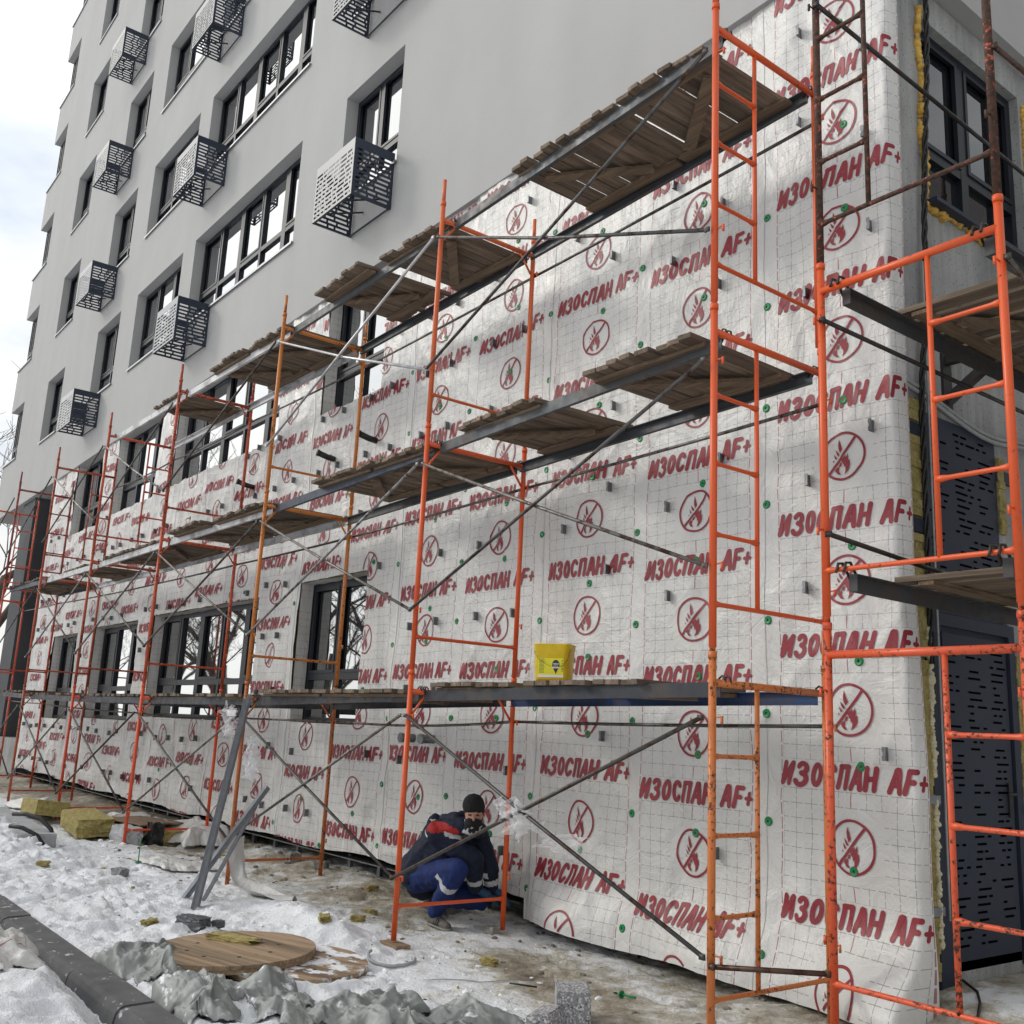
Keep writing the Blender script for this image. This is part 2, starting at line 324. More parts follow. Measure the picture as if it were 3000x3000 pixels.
# ================================================================== GROUND
def gz(x, y):
    x = np.asarray(x, float); y = np.asarray(y, float)
    z = .155 + .13*ss(-1.2, 1.2, x)*ss(-.4, 1.2, y) + .05*ss(-6, -16, x)
    z = z + .055*(fbm(x*1.1, y*1.3, 4, 3)-.5)
    rough = .075*ss(-.1, -1.4, y) + .035
    rough = rough*ss(3, -2, x) + .012
    z = z + rough*(fbm(x*6, y*6, 5, 11, .6)-.45)
    z = z + .14*ss(1.0, 1.9, y)*ss(-.3, .4, x)
    z = z + (.004+.022*ss(.1, -1.2, y)*ss(1., -2., x))*(1-np.abs(2*vn(x*9+3*vn(x*2, y*2, 62), y*9, 61)-1))**1.5 + .012*(fbm(x*16, y*16, 2, 63)-.5)
    # footprints and clods
    z = z + .03*ss(.62, .72, vn(x*3.3, y*3.3, 21))*ss(.3, -.6, y)*ss(0, -3, x)
    # mound of snow beside the spool discs and a low ridge towards the slabs
    z = z + .13*np.exp(-(((x+4.0)/.7)**2+((y+.15)/.22)**2)) + .10*np.exp(-(((x+3.2)/.5)**2+((y+.3)/.2)**2))*(.5+fbm(x*5, y*5, 2, 5))
    z = z + .22*np.exp(-(((x+9.6)/1.6)**2+((y+1.35)/.45)**2))*(.6+.8*fbm(x*2, y*2, 3, 8)) + .12*np.exp(-(((x+13)/3)**2+((y+1.2)/.5)**2))
    z = z + .10*np.exp(-(((x+2.3)/.3)**2+((y+1.25)/.16)**2))*(.4+fbm(x*9, y*9, 2, 6))
    z = z + .12*ss(.7, 1.3, y)*ss(-3.2, -5, x)*fbm(x*2.5, y*2.5, 4, 31)   # spoil heap along the wall foot
    # road side of the kerb: drop, then ploughed snow bank
    d = -2.2-y
    bank = .085 + .23*ss(-.01, .30, d+.25*(fbm(x*2.2, y*0+3, 3, 41)-.5)) + .14*ss(.3, 1.4, d)*fbm(x*1.4, y*1.4, 3, 43) + .11*(fbm(x*5, y*5, 5, 44, .6)-.5)*ss(-.05, .15, d) + .03*(1-np.abs(2*vn(x*7, y*7+2*vn(x*3, y, 66), 65)-1))
    bank = bank - .12*ss(-2.6, -.6, x)
    k = ss(-.06, .02, d)
    z = z-.10*ss(-2.25, -2.20, y)*ss(-1.93, -1.98, y)
    z = z-.045*np.exp(-(((x+2.75)/.65)**4+((y+1.05)/.45)**4))
    z = z*(1-k) + bank*k
    return z
def g1(x, y): return float(gz(x, y))
xs = np.concatenate([-np.geomspace(300, 31, 14), np.arange(-30, -9, .085), np.arange(-9, 1.6, .024), np.arange(1.6, 6, .12), np.geomspace(6.2, 300, 14)])
ys = np.concatenate([-np.geomspace(300, 5, 18), np.arange(-4.9, -3, .08), np.arange(-3, 1.62, .024), np.arange(1.64, 5, .1), np.geomspace(5.2, 300, 14)])
GX, GY = np.meshgrid(xs, ys); GZ = gz(GX, GY)
rp = random.Random(12)
for i in range(120):
    px_, py_, an_ = rp.uniform(-9.5, .3), rp.uniform(-1.75, 1.0), rp.gauss(.15, .6); near_ = (np.abs(GX-px_) < .3) & (np.abs(GY-py_) < .3)
    if px_ > -3.9 and py_ < -.35: continue
    dx_, dy_ = GX[near_]-px_, GY[near_]-py_; a_, b_ = dx_*math.cos(an_)+dy_*math.sin(an_), -dx_*math.sin(an_)+dy_*math.cos(an_)
    q_ = (a_/.145)**2+(b_/(.055+.012*np.sign(a_)))**2; GZ[near_] += (-.030*np.exp(-q_**2)+.012*np.exp(-(q_-1.9)**2*2))*rp.uniform(.5, 1.1)
ground = grid_mesh('ground', GX, GY, GZ, SNOW); tag(ground, kind='structure')
dirt = .04 + .30*ss(-.55, .75, GY+.5*(fbm(GX*.9, GY*.9, 3, 50)-.5)) + .10*ss(-4.2, -1.2, GX)*ss(-.9, .2, GY) + .08*ss(-1.6, .2, GX)*ss(-1.2, -.3, GY)
dirt += .75*(fbm(GX*1.4, GY*1.8, 5, 55)-.5) + .36*np.exp(-(((GX+1.4)/.9)**2+((GY-.35)/.28)**2)) - .35*ss(-.2, -.5, GY)*ss(-9.5, -8, GX)*0
dirt -= .45*ss(-2.15, -2.3, GY) + .35*np.exp(-(((GX+4)/.8)**2+((GY+.15)/.3)**2))
dirt -= .16*ss(1.35, 2.0, GY)*ss(0, .6, GX)
dirt += .30*ss(-9.5, -12.5, GX)*ss(-.25, .3, GY) + .16*ss(-3.2, -4.5, GX)*ss(.5, 1.1, GY)
dirt -= .15*ss(-.4, -1.0, GY)*ss(-1, -2.5, GX)
dirt = np.clip(dirt, 0, 1)
att = ground.data.attributes.new('dirt', 'FLOAT', 'POINT'); att.data.foreach_set('value', dirt.ravel().astype(np.float32))

# kerb
mb = MB()
prof = [(-2.235, -.05), (-2.19, .15), (-2.175, .178), (-2.145, .19), (-1.985, .195), (-1.975, .1)]
x = -12.3; j = 0
while x < 2.6:
    x1 = x+.925; dz = .004*math.sin(j*2.1); dy = .004*math.cos(j*1.7); sl = .016
    for k in range(len(prof)-1):
        (ya, za), (yb, zb) = prof[k], prof[k+1]
        mb.quad((x+.006, ya+dy, za+dz), (x1-.006, ya+dy, za+dz), (x1-.006, yb+dy, zb+dz), (x+.006, yb+dy, zb+dz))
    for xx in (x+.006, x1-.006): mb.quad(*[(xx, a+dy, b+dz) for a, b in prof])
    x = x1; j += 1
tag(mb.build('kerb', KERB), kind='structure')

# ================================================================== BUILDING
B = empty('apartment_building', (0, 1.5, 0)); tag(B, 'grey plastered apartment block with recessed windows, its lower two storeys still unfinished', 'building')
def bpart(o): o.location = o.location - Vector((0, 1.5, 0)); return o
YW, XL, XR, ZT, DEP = 1.33, -27.75, .40, 27.5, .18
def zbot(x): return 6.98+.016*(x+21)
cols = {1: (-7.65, -6.15), 2: (-13.25, -9.0), 3: (-16.45, -13.88), 4: (-19.2, -17.55), 5: (-23.5, -21.9), 6: (-27.75, -26.15)}
FL = 2.91
def zs(f): return (8.47+FL*f, 10.11+FL*f)
holes = []
for c, (a, b) in cols.items():
    for f in range(6):
        z0, z1 = zs(f)
        if c == 5: z0 -= .12; z1 -= .1
        holes.append((c, f, a, b, z0, z1))
mb = MB()
def wall_with_holes(mb, x0, x1, zlo, zhi, hs, put):
    X = sorted({x0, x1, *[h[0] for h in hs], *[h[1] for h in hs]})
    for i in range(len(X)-1):
        a, b = X[i], X[i+1]; m = (a+b)/2
        seg = sorted([(h[2], h[3]) for h in hs if h[0] < m < h[1]]); z = zlo
        for s0, s1 in seg:
            put(a, b, z, s0); z = s1
        put(a, b, z, zhi)
H = [(a, b, z0, z1) for c, f, a, b, z0, z1 in holes]
def putw(a, b, z0, z1):
    za, zb = (zbot(a), zbot(b)) if z0 == 'b' else (z0, z0)
    mb.quad((a, YW, za), (b, YW, zb), (b, YW, z1), (a, YW, z1))
wall_with_holes(mb, XL, XR, 'b', ZT, H, putw)
for c, f, a, b, z0, z1 in holes:       # reveals
    yb = YW+DEP
    mb.quad((a, YW, z1), (b, YW, z1), (b, yb, z1), (a, yb, z1)); mb.quad((a, YW, z0), (a, yb, z0), (b, yb, z0), (b, YW, z0))
    mb.quad((b, YW, z0), (b, yb, z0), (b, yb, z1), (b, YW, z1))
    if c != 6: mb.quad((a, YW, z0), (a, YW, z1), (a, yb, z1), (a, yb, z0))
# side faces, soffit
mb.quad((XR, YW, zbot(XR)), (XR, 14, zbot(XR)-.12), (XR, 14, ZT), (XR, YW, ZT))
mb.quad((XL, YW, zbot(XL)), (XR, YW, zbot(XR)), (XR, 14, zbot(XR)-.12), (XL, 14, zbot(XL)))
mb.quad((XL, YW, ZT), (XR, YW, ZT), (XR, 14, ZT), (XL, 14, ZT))
zz = [zbot(XL)]+sum([[h[4], h[5]] for h in holes if h[0] == 6], [])+[ZT]
for i in range(0, len(zz), 2): mb.quad((XL, 14, zz[i]), (XL, YW, zz[i]), (XL, YW, zz[i+1]), (XL, 14, zz[i+1]))
for c, f, a, b, z0, z1 in holes:
    yq_ = YW+DEP
    if c == 6: mb.quad((XL, yq_, z0), (XL+.4, yq_, z0), (XL+.4, 4, z0), (XL, 4, z0)); mb.quad((XL, yq_, z1), (XL+.4, yq_, z1), (XL+.4, 4, z1), (XL, 4, z1)); mb.quad((XL, 4, z0), (XL+.4, 4, z0), (XL+.4, 4, z1), (XL, 4, z1))
bpart(mb.build('wall', PLASTER, B))
# small gouge in the plaster
mb = MB(); mb.box((-3.9, YW-.004, 10.03), (-3.885, YW+.02, 10.12)); bpart(mb.build('scratch', ROOM, B))

def window_obj(name, W, Hh, mull, trans, parent, loc, glass=None, depth_glass=.03, sill=True, fr=.055, low_split=True, key=None, dx=0):
    """local frame: x 0..W, z 0..Hh, y=0 outer face of frame; mull: list of (x, halfwidth)"""
    mb = MB()
    mb.box((0, 0, 0), (W, .07, fr)); mb.box((0, .0, Hh-fr), (W, .07, Hh)); mb.box((0, 0, fr), (fr, .07, Hh-fr)); mb.box((W-fr, 0, fr), (W, .07, Hh-fr))
    xs_ = [fr]+[m_[0] for m_ in mull]+[W-fr]
    for x_, hw in mull: mb.box((x_-hw, -.004, fr), (x_+hw, .066, Hh-fr))
    if trans: 
        edges = [(0, 0)]+mull+[(W, 0)]
        for i in range(len(edges)-1):
            a = edges[i][0]+edges[i][1] if i else fr; b = edges[i+1][0]-edges[i+1][1] if i < len(edges)-2 else W-fr
            mb.box((a, -.002, trans-.04), (b, .064, trans+.04))
    # opening sash rims (second line inside each light)
    edges = [(0, fr)]+mull+[(W, fr)]
    for i in range(len(edges)-1):
        if (i % 2) == 0 or len(mull) < 2:
            a = edges[i][0]+edges[i][1]; b = edges[i+1][0]-edges[i+1][1]; z0 = (trans or fr-.04)+.04; z1 = Hh-fr; r_ = .035
            mb.box((a, -.012, z0), (b, .02, z0+r_)); mb.box((a, -.012, z1-r_), (b, .02, z1)); mb.box((a, -.012, z0+r_), (a+r_, .02, z1-r_)); mb.box((b-r_, -.012, z0+r_), (b, .02, z1-r_))
    fo = mb.build('window', FRAME, parent, loc=loc)
    g = MB(); g.quad((0.01, .04, 0.01), (W-.01, .04, .01), (W-.01, .04, Hh-.01), (.01, .04, Hh-.01)); g.build('pane', glass or GLASS, fo)
    if sill:
        s_ = MB(); s_.box((-.03, -DEP-.035, -.012), (W+.03, .0, .004)); s_.box((-.03, -DEP-.038, -.035), (W+.03, -DEP-.034, -.012)); s_.build('sill', SILL, fo)
    return fo
MUL = {1: [(.68, .04)], 2: [(.86, .035), (1.74, .07), (2.60, .035), (3.45, .07)], 3: [(.86, .035), (1.72, .065)], 4: [(.82, .04)], 5: [(.8, .04)], 6: [(.5, .035)]}
proto = {}
for c, f, a, b, z0, z1 in holes:
    k = c
    if k not in proto:
        proto[k] = window_obj('window', b-a, z1-z0, MUL[c], .55 if c != 6 else .5, B, Vector((a, YW+DEP, z0))-Vector((0, 1.5, 0)))
    else:
        o = copy_tree(proto[k], B); o.location = Vector((a, YW+DEP, z0))-Vector((0, 1.5, 0))
# corner return glazing at the far end
for f in range(6):
    z0, z1 = zs(f); mb = MB(); x0 = XL+.2
    for y0 in (YW+DEP, YW+1.6, YW+2.6): mb.box((x0-.03, y0, z0), (x0+.03, y0+.06, z1))
    mb.box((x0-.025, YW+DEP, z0), (x0+.025, 3.9, z0+.06)); mb.box((x0-.025, YW+DEP, z1-.06), (x0+.025, 3.9, z1)); mb.box((x0-.025, YW+DEP, z0+.46), (x0+.025, 3.9, z0+.54))
    o = bpart(mb.build('window', FRAME, B)); g = MB(); g.quad((x0-.01, YW+DEP, z0), (x0-.01, 3.9, z0), (x0-.01, 3.9, z1), (x0-.01, YW+DEP, z1)); g.build('pane', GLASS, o)

# lower storeys: rough insulated core behind the membrane, with openings
YM = 1.40
lows = []
for c in (1, 2, 3, 4):
    a, b = {1: (-7.8, -6.15), 2: (-13.15, -8.97), 3: (-16.45, -13.87), 4: (-19.42, -17.58)}[c]
    z0, z1 = {1: (1.72, 3.42), 2: (1.69, 3.33), 3: (1.61, 3.30), 4: (1.56, 3.25)}[c]
    lows.append((c, 0, a, b, z0, z1)); a2, b2 = {1: (-7.68, -6.16), 2: (-13.15, -9.0), 3: (-16.5, -13.95), 4: (-19.4, -17.45)}[c]
    lows.append((c, 1, a2, b2, {1: 5.57, 2: 5.53, 3: 5.49, 4: 5.44}[c], zbot((a2+b2)/2)+.03))
mb = MB(); yc = YM+.03
def putc(a, b, z0, z1): mb.quad((a, yc, z0), (b, yc, z0), (b, yc, z1), (a, yc, z1))
wall_with_holes(mb, -21.25, .30, .50, 7.4, [l[2:] for l in lows], putc)
for c, f, a, b, z0, z1 in lows:
    yb = yc+.17
    for q in (((a, yc, z1), (b, yc, z1), (b, yb, z1), (a, yb, z1)), ((a, yc, z0), (a, yb, z0), (b, yb, z0), (b, yc, z0)), ((a, yc, z0), (a, yc, z1), (a, yb, z1), (a, yb, z0)), ((b, yc, z0), (b, yb, z0), (b, yb, z1), (b, yc, z1))): mb.quad(*q)
bpart(mb.build('insulation', WOOL, B))
for c, f, a, b, z0, z1 in lows:
    W_ = b-a; ml = [(m_*W_/(cols[c][1]-cols[c][0]), h_) for m_, h_ in MUL[c]]
    window_obj('window', W_, z1-z0, ml, .55, B, Vector((a, YM+.16, z0))-Vector((0, 1.5, 0)), sill=False, fr=.07)
mb = MB(); mb.box((-21.2, YM+.5, -.3), (.2, YM+.6, .42)); mb.box((-21.2, YM+.2, .30), (.25, YM+.5, .345)); bpart(mb.build('foundation', DARKPL, B))
mb = MB()
for i in range(34): 
    x = -20.6+i*.62; mb.box((x, YM+.12, .05), (x+.06, YM+.16, .36))
mb.box((-21.2, YM+.0, .335), (-3.2, YM+.19, .347)); bpart(mb.build('starter_rail', ZINC, B))
# back / inner closure so nothing shows through
mb = MB(); mb.quad((-21.2, 3.2, 0), (.2, 3.2, 0), (.2, 3.2, 8), (-21.2, 3.2, 8)); bpart(mb.build('core', ROOM, B))
# left recessed ground floor in dark plaster
mb = MB(); mb.quad((-21.35, YM-.0, 0), (-21.2, YM, 0), (-21.2, YM, 7.2), (-21.35, YM, 7.2)); mb.quad((-21.35, YM, -.2), (-21.35, 3.6, -.2), (-21.35, 3.6, 7.2), (-21.35, YM, 7.2))
mb.quad((-27, 3.6, -.2), (-21.35, 3.6, -.2), (-21.35, 3.6, 7.2), (-27, 3.6, 7.2)); mb.box((-24.6, 1.42, 1.05), (-23.4, 3.5, 7.1)); mb.box((-26.9, 1.9, 1.05), (-25.6, 3.5, 7.1))
bpart(mb.build('dark_wall', DARKPL, B))
mb = MB(); mb.box((-24.7, 1.40, -.2), (-21.3, 3.5, 1.05)); bpart(mb.build('plinth', CONC, B))
# side wall (plane x = .27)
XS = .27
mb = MB(); sideholes = [(2.05, 3.52, 5.58, 7.05), (1.83, 2.83, .5, 2.6)]
def puts(a, b, z0, z1): mb.quad((XS, a, z0), (XS, b, z0), (XS, b, z1), (XS, a, z1))
wall_with_holes(mb, YM+.06, 14, -.2, 7.3, sideholes, puts)
for a, b, z0, z1 in sideholes:
    for q in (((a, z0), (a, z1)), ((a, z1), (b, z1)), ((b, z1), (b, z0)), ((b, z0), (a, z0))): mb.quad((XS, *q[0]), (XS, *q[1]), (XS-.2, *q[1]), (XS-.2, *q[0]))
bpart(mb.build('concrete_wall', CONC, B))
# side window
o = window_obj('window', 1.47, 1.47, [(.67, .05)], .45, B, Vector((XS-.07, 2.05, 5.58))-Vector((0, 1.5, 0)), glass=GLASS2, sill=False, fr=.07); o.rotation_euler.z = R(90)
mb = MB(); mb.box((XS-.08, 2.0, 5.50), (XS+.10, 3.6, 5.53)); bpart(mb.build('window_ledge', NAVY, B))
def blobs(name, pts, r, mt, parent=None, seed=0):
    rnd = random.Random(seed); bm = bmesh.new()
    for p in pts:
        rr = r*rnd.uniform(.6, 1.25); M_ = Matrix.Translation(Vector(p)) @ Matrix.Rotation(rnd.uniform(0, 6), 4, 'Z') @ Matrix.Diagonal((rr, rr*rnd.uniform(.7, 1.3), rr*rnd.uniform(.6, 1.4), 1))
        bmesh.ops.create_icosphere(bm, subdivisions=2, radius=1, matrix=M_)
    for v in bm.verts: v.co += Vector(mnoise.noise_vector(v.co*30))*r*.35
    me = bpy.data.meshes.new(name); bm.to_mesh(me); bm.free(); me.materials.append(mt)
    for p in me.polygons: p.use_smooth = True
    return link(name, me, parent)
pts = [(XS+.01, 2.0+.02*math.sin(z*9), z) for z in np.arange(5.55, 7.1, .035)]+[(XS+.01, y, 5.5+.02*math.sin(y*11)) for y in np.arange(2.0, 3.6, .035)]+[(XS+.01, 3.58, z) for z in np.arange(5.5, 7.0, .04)]
bpart(blobs('mounting_foam', pts, .032, FOAM, B, 3))
# slotted navy panel, door, cross bands
def slotted(mb, W, Hh, pitch=.055, slot=.026, seed=0, margin=.05, th=.004, M_=None, dens=1.):
    rnd = random.Random(seed)
    mb.box((0, 0, 0), (margin, th, Hh), M_); mb.box((W-margin, 0, 0), (W, th, Hh), M_)
    z = margin*.9; mb.box((margin, 0, 0), (W-margin, th, z), M_); n_ = int((Hh-2*margin*.9)/pitch)
    for i in range(n_):
        x = margin-(.0, .11, .05, .16)[i % 4]; q_ = i
        while x < W-margin-1e-4:
            sl = (.16, .07, .16, .11)[q_ % 4]; q_ += 1; tie = .028*dens/1.5
            x0 = max(x+sl, margin); x1 = min(x+sl+tie, W-margin)
            if x0 < W-margin and x1 > x0: mb.box((x0, 0, z), (x1, th, z+slot), M_)
            x = x+sl+tie
        z2 = z+pitch if i < n_-1 else Hh
        mb.box((margin, 0, z+slot), (W-margin, th, z2), M_); z += pitch
MY = lambda x, y, z: Matrix.Translation((x, y, z)) @ Matrix.Rotation(R(90), 4, 'Z')
def dark_slots(mb, y0, y1, z0, z1, seed, bands):
    rnd = random.Random(seed)
    for (ya, yb) in bands:
        z = z0
        while z < z1:
            y = ya+rnd.uniform(0, .05)
            while y < yb:
                l_ = rnd.choice((.04, .07, .11, .15)); 
                if y+l_ < yb+.03 and rnd.random() < .8: mb.box((XS+.018, y, z), (XS+.0205, y+l_, z+.013))
                y += l_+rnd.uniform(.025, .06)
            z += .045
mb = MB(); mb.box((XS-.03, 1.82, 2.605), (XS+.018, 2.77, 3.93)); o = bpart(mb.build('vent_panel', NAVY, B))
mb = MB(); dark_slots(mb, 1.83, 2.77, 2.72, 3.86, 5, [(1.88, 2.1), (2.2, 2.46), (2.5, 2.72)]); so = mb.build('slots', BLACKM, o)
mb = MB(); mb.box((XS-.15, 1.9, .44), (XS-.0, 2.82, 2.52)); mb.m = 0
mb.box((XS-.02, 1.78, .36), (XS+.03, 1.92, 2.60)); mb.box((XS-.02, 2.80, .42), (XS+.03, 2.88, 2.60)); mb.box((XS-.02, 1.92, 2.52), (XS+.03, 2.80, 2.60))
do = bpart(mb.build('door', NAVY, B)); mb = MB(); mb.box((XS-.0, 1.96, .50), (XS+.018, 2.77, 2.48)); mb.build('door_leaf', NAVY, do)
mb = MB(); dark_slots(mb, 1.9, 2.8, .58, 2.42, 9, [(1.99, 2.16), (2.24, 2.46), (2.54, 2.74)]); mb.build('slots', BLACKM, do)
mb = MB(); mb.box((XS+.018, 2.69, 1.33), (XS+.03, 2.74, 1.55)); mb.tube([(XS+.03, 2.715, 1.48), (XS+.07, 2.715, 1.48), (XS+.07, 2.60, 1.475)], .009); mb.build('handle', BLACK, do)
for z in (3.78, 3.14):
    mb = MB(); mb.box((XS+.0, 1.46, z-.045), (XS+.022, 1.83, z+.045)); bpart(mb.build('cross_band', NAVY, B)); mb = MB(); mb.box((XS, 2.77, z-.15), (XS+.022, 3.05, z-.06)); bpart(mb.build('cross_band', NAVY, B))
for (ya, yb, z0, z1) in ((1.56, 1.81, 3.2, 3.73), (1.56, 1.79, 2.3, 3.08), (1.60, 1.775, .42, 2.28), (2.79, 2.87, 3.25, 3.8), (2.79, 2.86, 2.62, 3.0), (2.89, 2.99, .6, 2.4), (1.62, 1.8, 3.84, 3.98)):
    n_ = max(2, int((z1-z0)/.05)); mb = MB()
    for i in range(n_):
        mb.box((XS-.02, ya+.006*math.sin(i*1.7), z0+(z1-z0)*i/n_), (XS+.03+.006*math.sin(i*2.3), yb, z0+(z1-z0)*(i+1)/n_))
    bpart(mb.build('wool_strip', WOOL, B))
rnd = random.Random(2); pts = [(XS+.03, 1.775+.012*rnd.random(), z) for z in np.arange(.4, 2.5, .022) if mnoise.noise(Vector((z*3, 0, 0))) > -.25]+[(XS+.03, 1.80, z) for z in (2.75, 2.8, 2.86)]+[(XS+.05+.04*rnd.random(), 1.84+.2*rnd.random(), .36) for i in range(9)]
FOAM2 = m_noise('pale_foam', (.55, .50, .32), (.72, .68, .50), .85, 16, 0, .6, .02); bpart(blobs('pale_foam', pts, .021, FOAM2, B, 5))
for a_, b_ in (((XS+.04, 1.50, .38), (XS+.055, 1.56, 1.0)), ((XS+.0, 1.6, 1.42), (XS+.045, 1.82, 1.47)), ((XS, 1.62, .78), (XS+.045, 1.82, .83)), ((XS, 2.88, 1.36), (XS+.04, 3.1, 1.42))):
    mb = MB(); mb.box(a_, b_); bpart(mb.build('corner_profile', PROFILE, B))
# triangular steel bracket for an outdoor unit
br = empty('wall_bracket', (XS, 2.17, 4.0)); tag(br, 'dark steel triangular bracket bolted to the concrete side wall behind the upper deck', 'bracket')
mb = MB(); mb.box((.0, -.05, .02), (.02, .06, .42)); mb.build('back_plate', BEAM, br).color = (.035, .036, .04, 1)
mb = MB(); mb.box((.02, -.03, .34), (.75, .03, .40)); mb.build('arm', BEAM, br).color = (.04, .042, .045, 1)
mb = MB(); Mx = Matrix.Translation((.02, 0, .08)) @ Matrix.Rotation(R(-33), 4, 'Y'); mb.box((0, -.03, -.03), (.62, .03, .03), Mx); mb.build('strut', BEAM, br).color = (.05, .05, .055, 1)
# cables on the corner
def wav(a, b, n, amp, seed):
    a, b = Vector(a), Vector(b); rr = random.Random(seed); ph = rr.uniform(0, 6)
    return [a.lerp(b, i/n)+Vector((0, amp*math.sin(ph+i*.9), 0))+Vector((0, 0, 0)) for i in range(n+1)]
cb = empty('cable_bundle', (XS, 1.95, 5)); tag(cb, 'thick black twisted cable bundle hanging down the concrete corner', 'cable')
for q in range(3):
    mb = MB(); P = [(XS+.05+.014*math.cos(z*14+q*2.1)-XS, 2.06-.16*ss(7.2, 5.0, z)-.12*ss(4.9, 3.9, z)+.014*math.sin(z*14+q*2.1)-1.95, z-5) for z in np.arange(7.3, 2.2, -.06)]
    mb.tube(P, .009, 6); mb.build('cable', BLACK, cb, True)
mb = MB(); mb.tube([(XS+.05, 1.86, z) for z in np.arange(5.0, .5, -.25)], .007, 6); tag(mb.build('thin_cable', CABLE, None, True), 'thin grey cable running down beside the slotted dark panel', 'cable')
for i, dz in enumerate((0, .035)):
    mb = MB(); P = [(XS+.03, 1.48+y, 4.08+dz-.06*math.sin(y*2.2)-.16*ss(.3, 1.4, y)) for y in np.arange(0, 3.2, .08)]; mb.tube(P, .014-.002*i, 8)
    tag(mb.build('conduit', CABLE, None, True), ['lower grey corrugated conduit sagging across the concrete above the slotted panel', 'upper grey corrugated conduit sagging across the concrete above the slotted panel'][i], 'conduit')
mb = MB(); P = [(XS+.07, 1.93, .42), (.5, 1.8, .34), (.62, 1.6, .33), (.8, 1.2, .32), (.9, .9, .3), (1.05, .6, .3)]
mb.tube([(x_, y_, max(z_, g1(x_, y_)+.008)) for x_, y_, z_ in P], .008, 6); tag(mb.build('ground_cable', BLACK, None, True), 'black cable lying on the icy ground below the slotted door', 'cable')

# AC baskets
def slot_panel(name, W, Hh, M_, parent, seed, mt=None):
    mb = MB(); slotted(mb, W, Hh, .062, .03, seed, .04, .004, M_, 1.5); return mb.build(name, mt or NAVYG, parent)
def basket(loc, W=1.0, D=.55, Hh=.75):
    r_ = empty('air_conditioner_basket', loc)
    slot_panel('front_panel', W, Hh, Matrix.Translation((0, -D, 0)), r_, 1)  # front panel's sheen boosted to look sky-lit; sides take the dull navy copy
    slot_panel('side_panel', D, Hh, MY(W, -D, 0), r_, 2, NAVY); slot_panel('side_panel', D, Hh, MY(.004, -D, 0), r_, 3, NAVY)
    mb = MB(); mb.box((0, -D, 0), (W, -D+.03, .004)); mb.box((W-.03, -D, 0), (W-.004, 0, .004)); mb.box((.004, -D, 0), (.03, 0, .004)); mb.build('bottom_flange', NAVY, r_)
    for xx in (.28, .72):
        mb = MB(); mb.tube([(xx, -D+.02, .03), (xx, 0, .25)], .012, 6); mb.build('bracket', NAVY, r_)
    mb = MB(); mb.tube([(W-.02, -.03, .0), (.02, -.03, .0)], .013, 6); mb.build('brace', NAVY, r_)
    return r_
bk = [(1, 0, -7.18, 7.84), (1, 1, -7.18, 10.77), (2, 0, -13.08, 7.74), (2, 1, -13.10, 10.70), (2, 2, -13.12, 13.67), (4, 0, -19.22, 7.65), (4, 1, -19.25, 10.6), (4, 2, -19.32, 13.56), (4, 3, -19.36, 16.5)]
cn = {1: 'nearest column, beside the window closest to the building corner', 2: 'middle column, beside the wide four-part windows', 4: 'farthest column, among the narrow windows'}
b0 = None
for c, f, x_, z_ in bk:
    if b0 is None: o = b0 = basket((x_, YW-.004, z_))
    else: o = copy_tree(b0); o.location = (x_, YW-.004, z_)
    nf = {1: 2, 2: 3, 4: 4}[c]
    pos_ = 'lowest' if f == 0 else ('highest' if f == nf-1 else TH[f]+' from the bottom')
    tag(o, '%s slotted navy basket of the %s' % (pos_, cn[c]), 'metal basket', 'slotted air conditioner baskets on the plaster wall')

# ================================================================== MEMBRANE
ZTOP = lambda x: zbot(x)+.05
def bottom(x):
    x = np.asarray(x, float)
    zb_ = np.where(x > -3.08, .245+.02*np.sin(x*4.1), .40+.02*np.sin(x*3)+.03*(vn(x*1.1, x*0, 71)-.5)) + .06*ss(-14, -20, x)
    return zb_
def disp(x, z):
    """outward displacement of the sheet (towards -y)"""
    far = ss(-4.5, -9, x)
    d = .014+.018*(vn(x*3.2+z*.5, z*.55, 1)-.5)*2 + .016*(1-np.abs(2*vn(x*2.1-z*1.7, z*1.1+x*.8, 2)-1))**2 + .009*(1-np.abs(2*vn(x*6.1+z*2.2, z*1.6-x, 12)-1))**3 + .010*(vn(x*7.5+z*.7, z*1.1, 13)-.5)*2
    d = d + .008*(1-np.abs(2*vn(x*3.9+z*2.6, z*1.9-x*1.2, 3)-1))**3
    d = d + far*.019*(vn(x*8+.6*np.sin(z*2), z*.8, 4)-.5)*2 + far*.008*(vn(x*15+z, z*1.7, 5)-.5)*2
    d = d + (1-far)*.005*(vn(x*11+z*2, z*5, 6)-.5)
    # horizontal sag rings near the foot on the left
    d = d + .02*(1-np.abs(2*vn(x*1.2, z*5, 7)-1))*ss(1.3, .5, z)*ss(-3, -6, x)
    near = ss(-3.2, -2.5, x)
    d = d + near*ss(.85, .28, z)*(.15+.14*ss(-.9, .3, x)+.07*np.sin(x*4.3)+.10*np.exp(-((x+3.0)/.25)**2))*ss(.9, .3, z)
    return d
def fold_in(x):  # right edge wraps around the corner
    return np.clip((x-.36), 0, 1)
def surf(x, z):
    """(x,z) on flat sheet -> 3-D; beyond x=.36 it turns back around the corner"""
    x = np.asarray(x, float); z = np.asarray(z, float); d = disp(x, z)
    xe = np.interp(z, [.3, .6, 1.5, 2.2, 2.9, 4, 5.5, 7.3], [.46, .455, .455, .42, .375, .375, .40, .44])-.035+.015*(vn(z*1.9, z*0, 9)-.5)
    over = np.clip(x-xe, 0, 1)
    X = np.where(x > xe, xe+.04*(1-np.exp(-over*11)), x)+.03*ss(.8, .3, z)*ss(-.2, .4, x)
    Y = YM-d*(1-ss(0, .12, over))+over*.65
    return X, Y
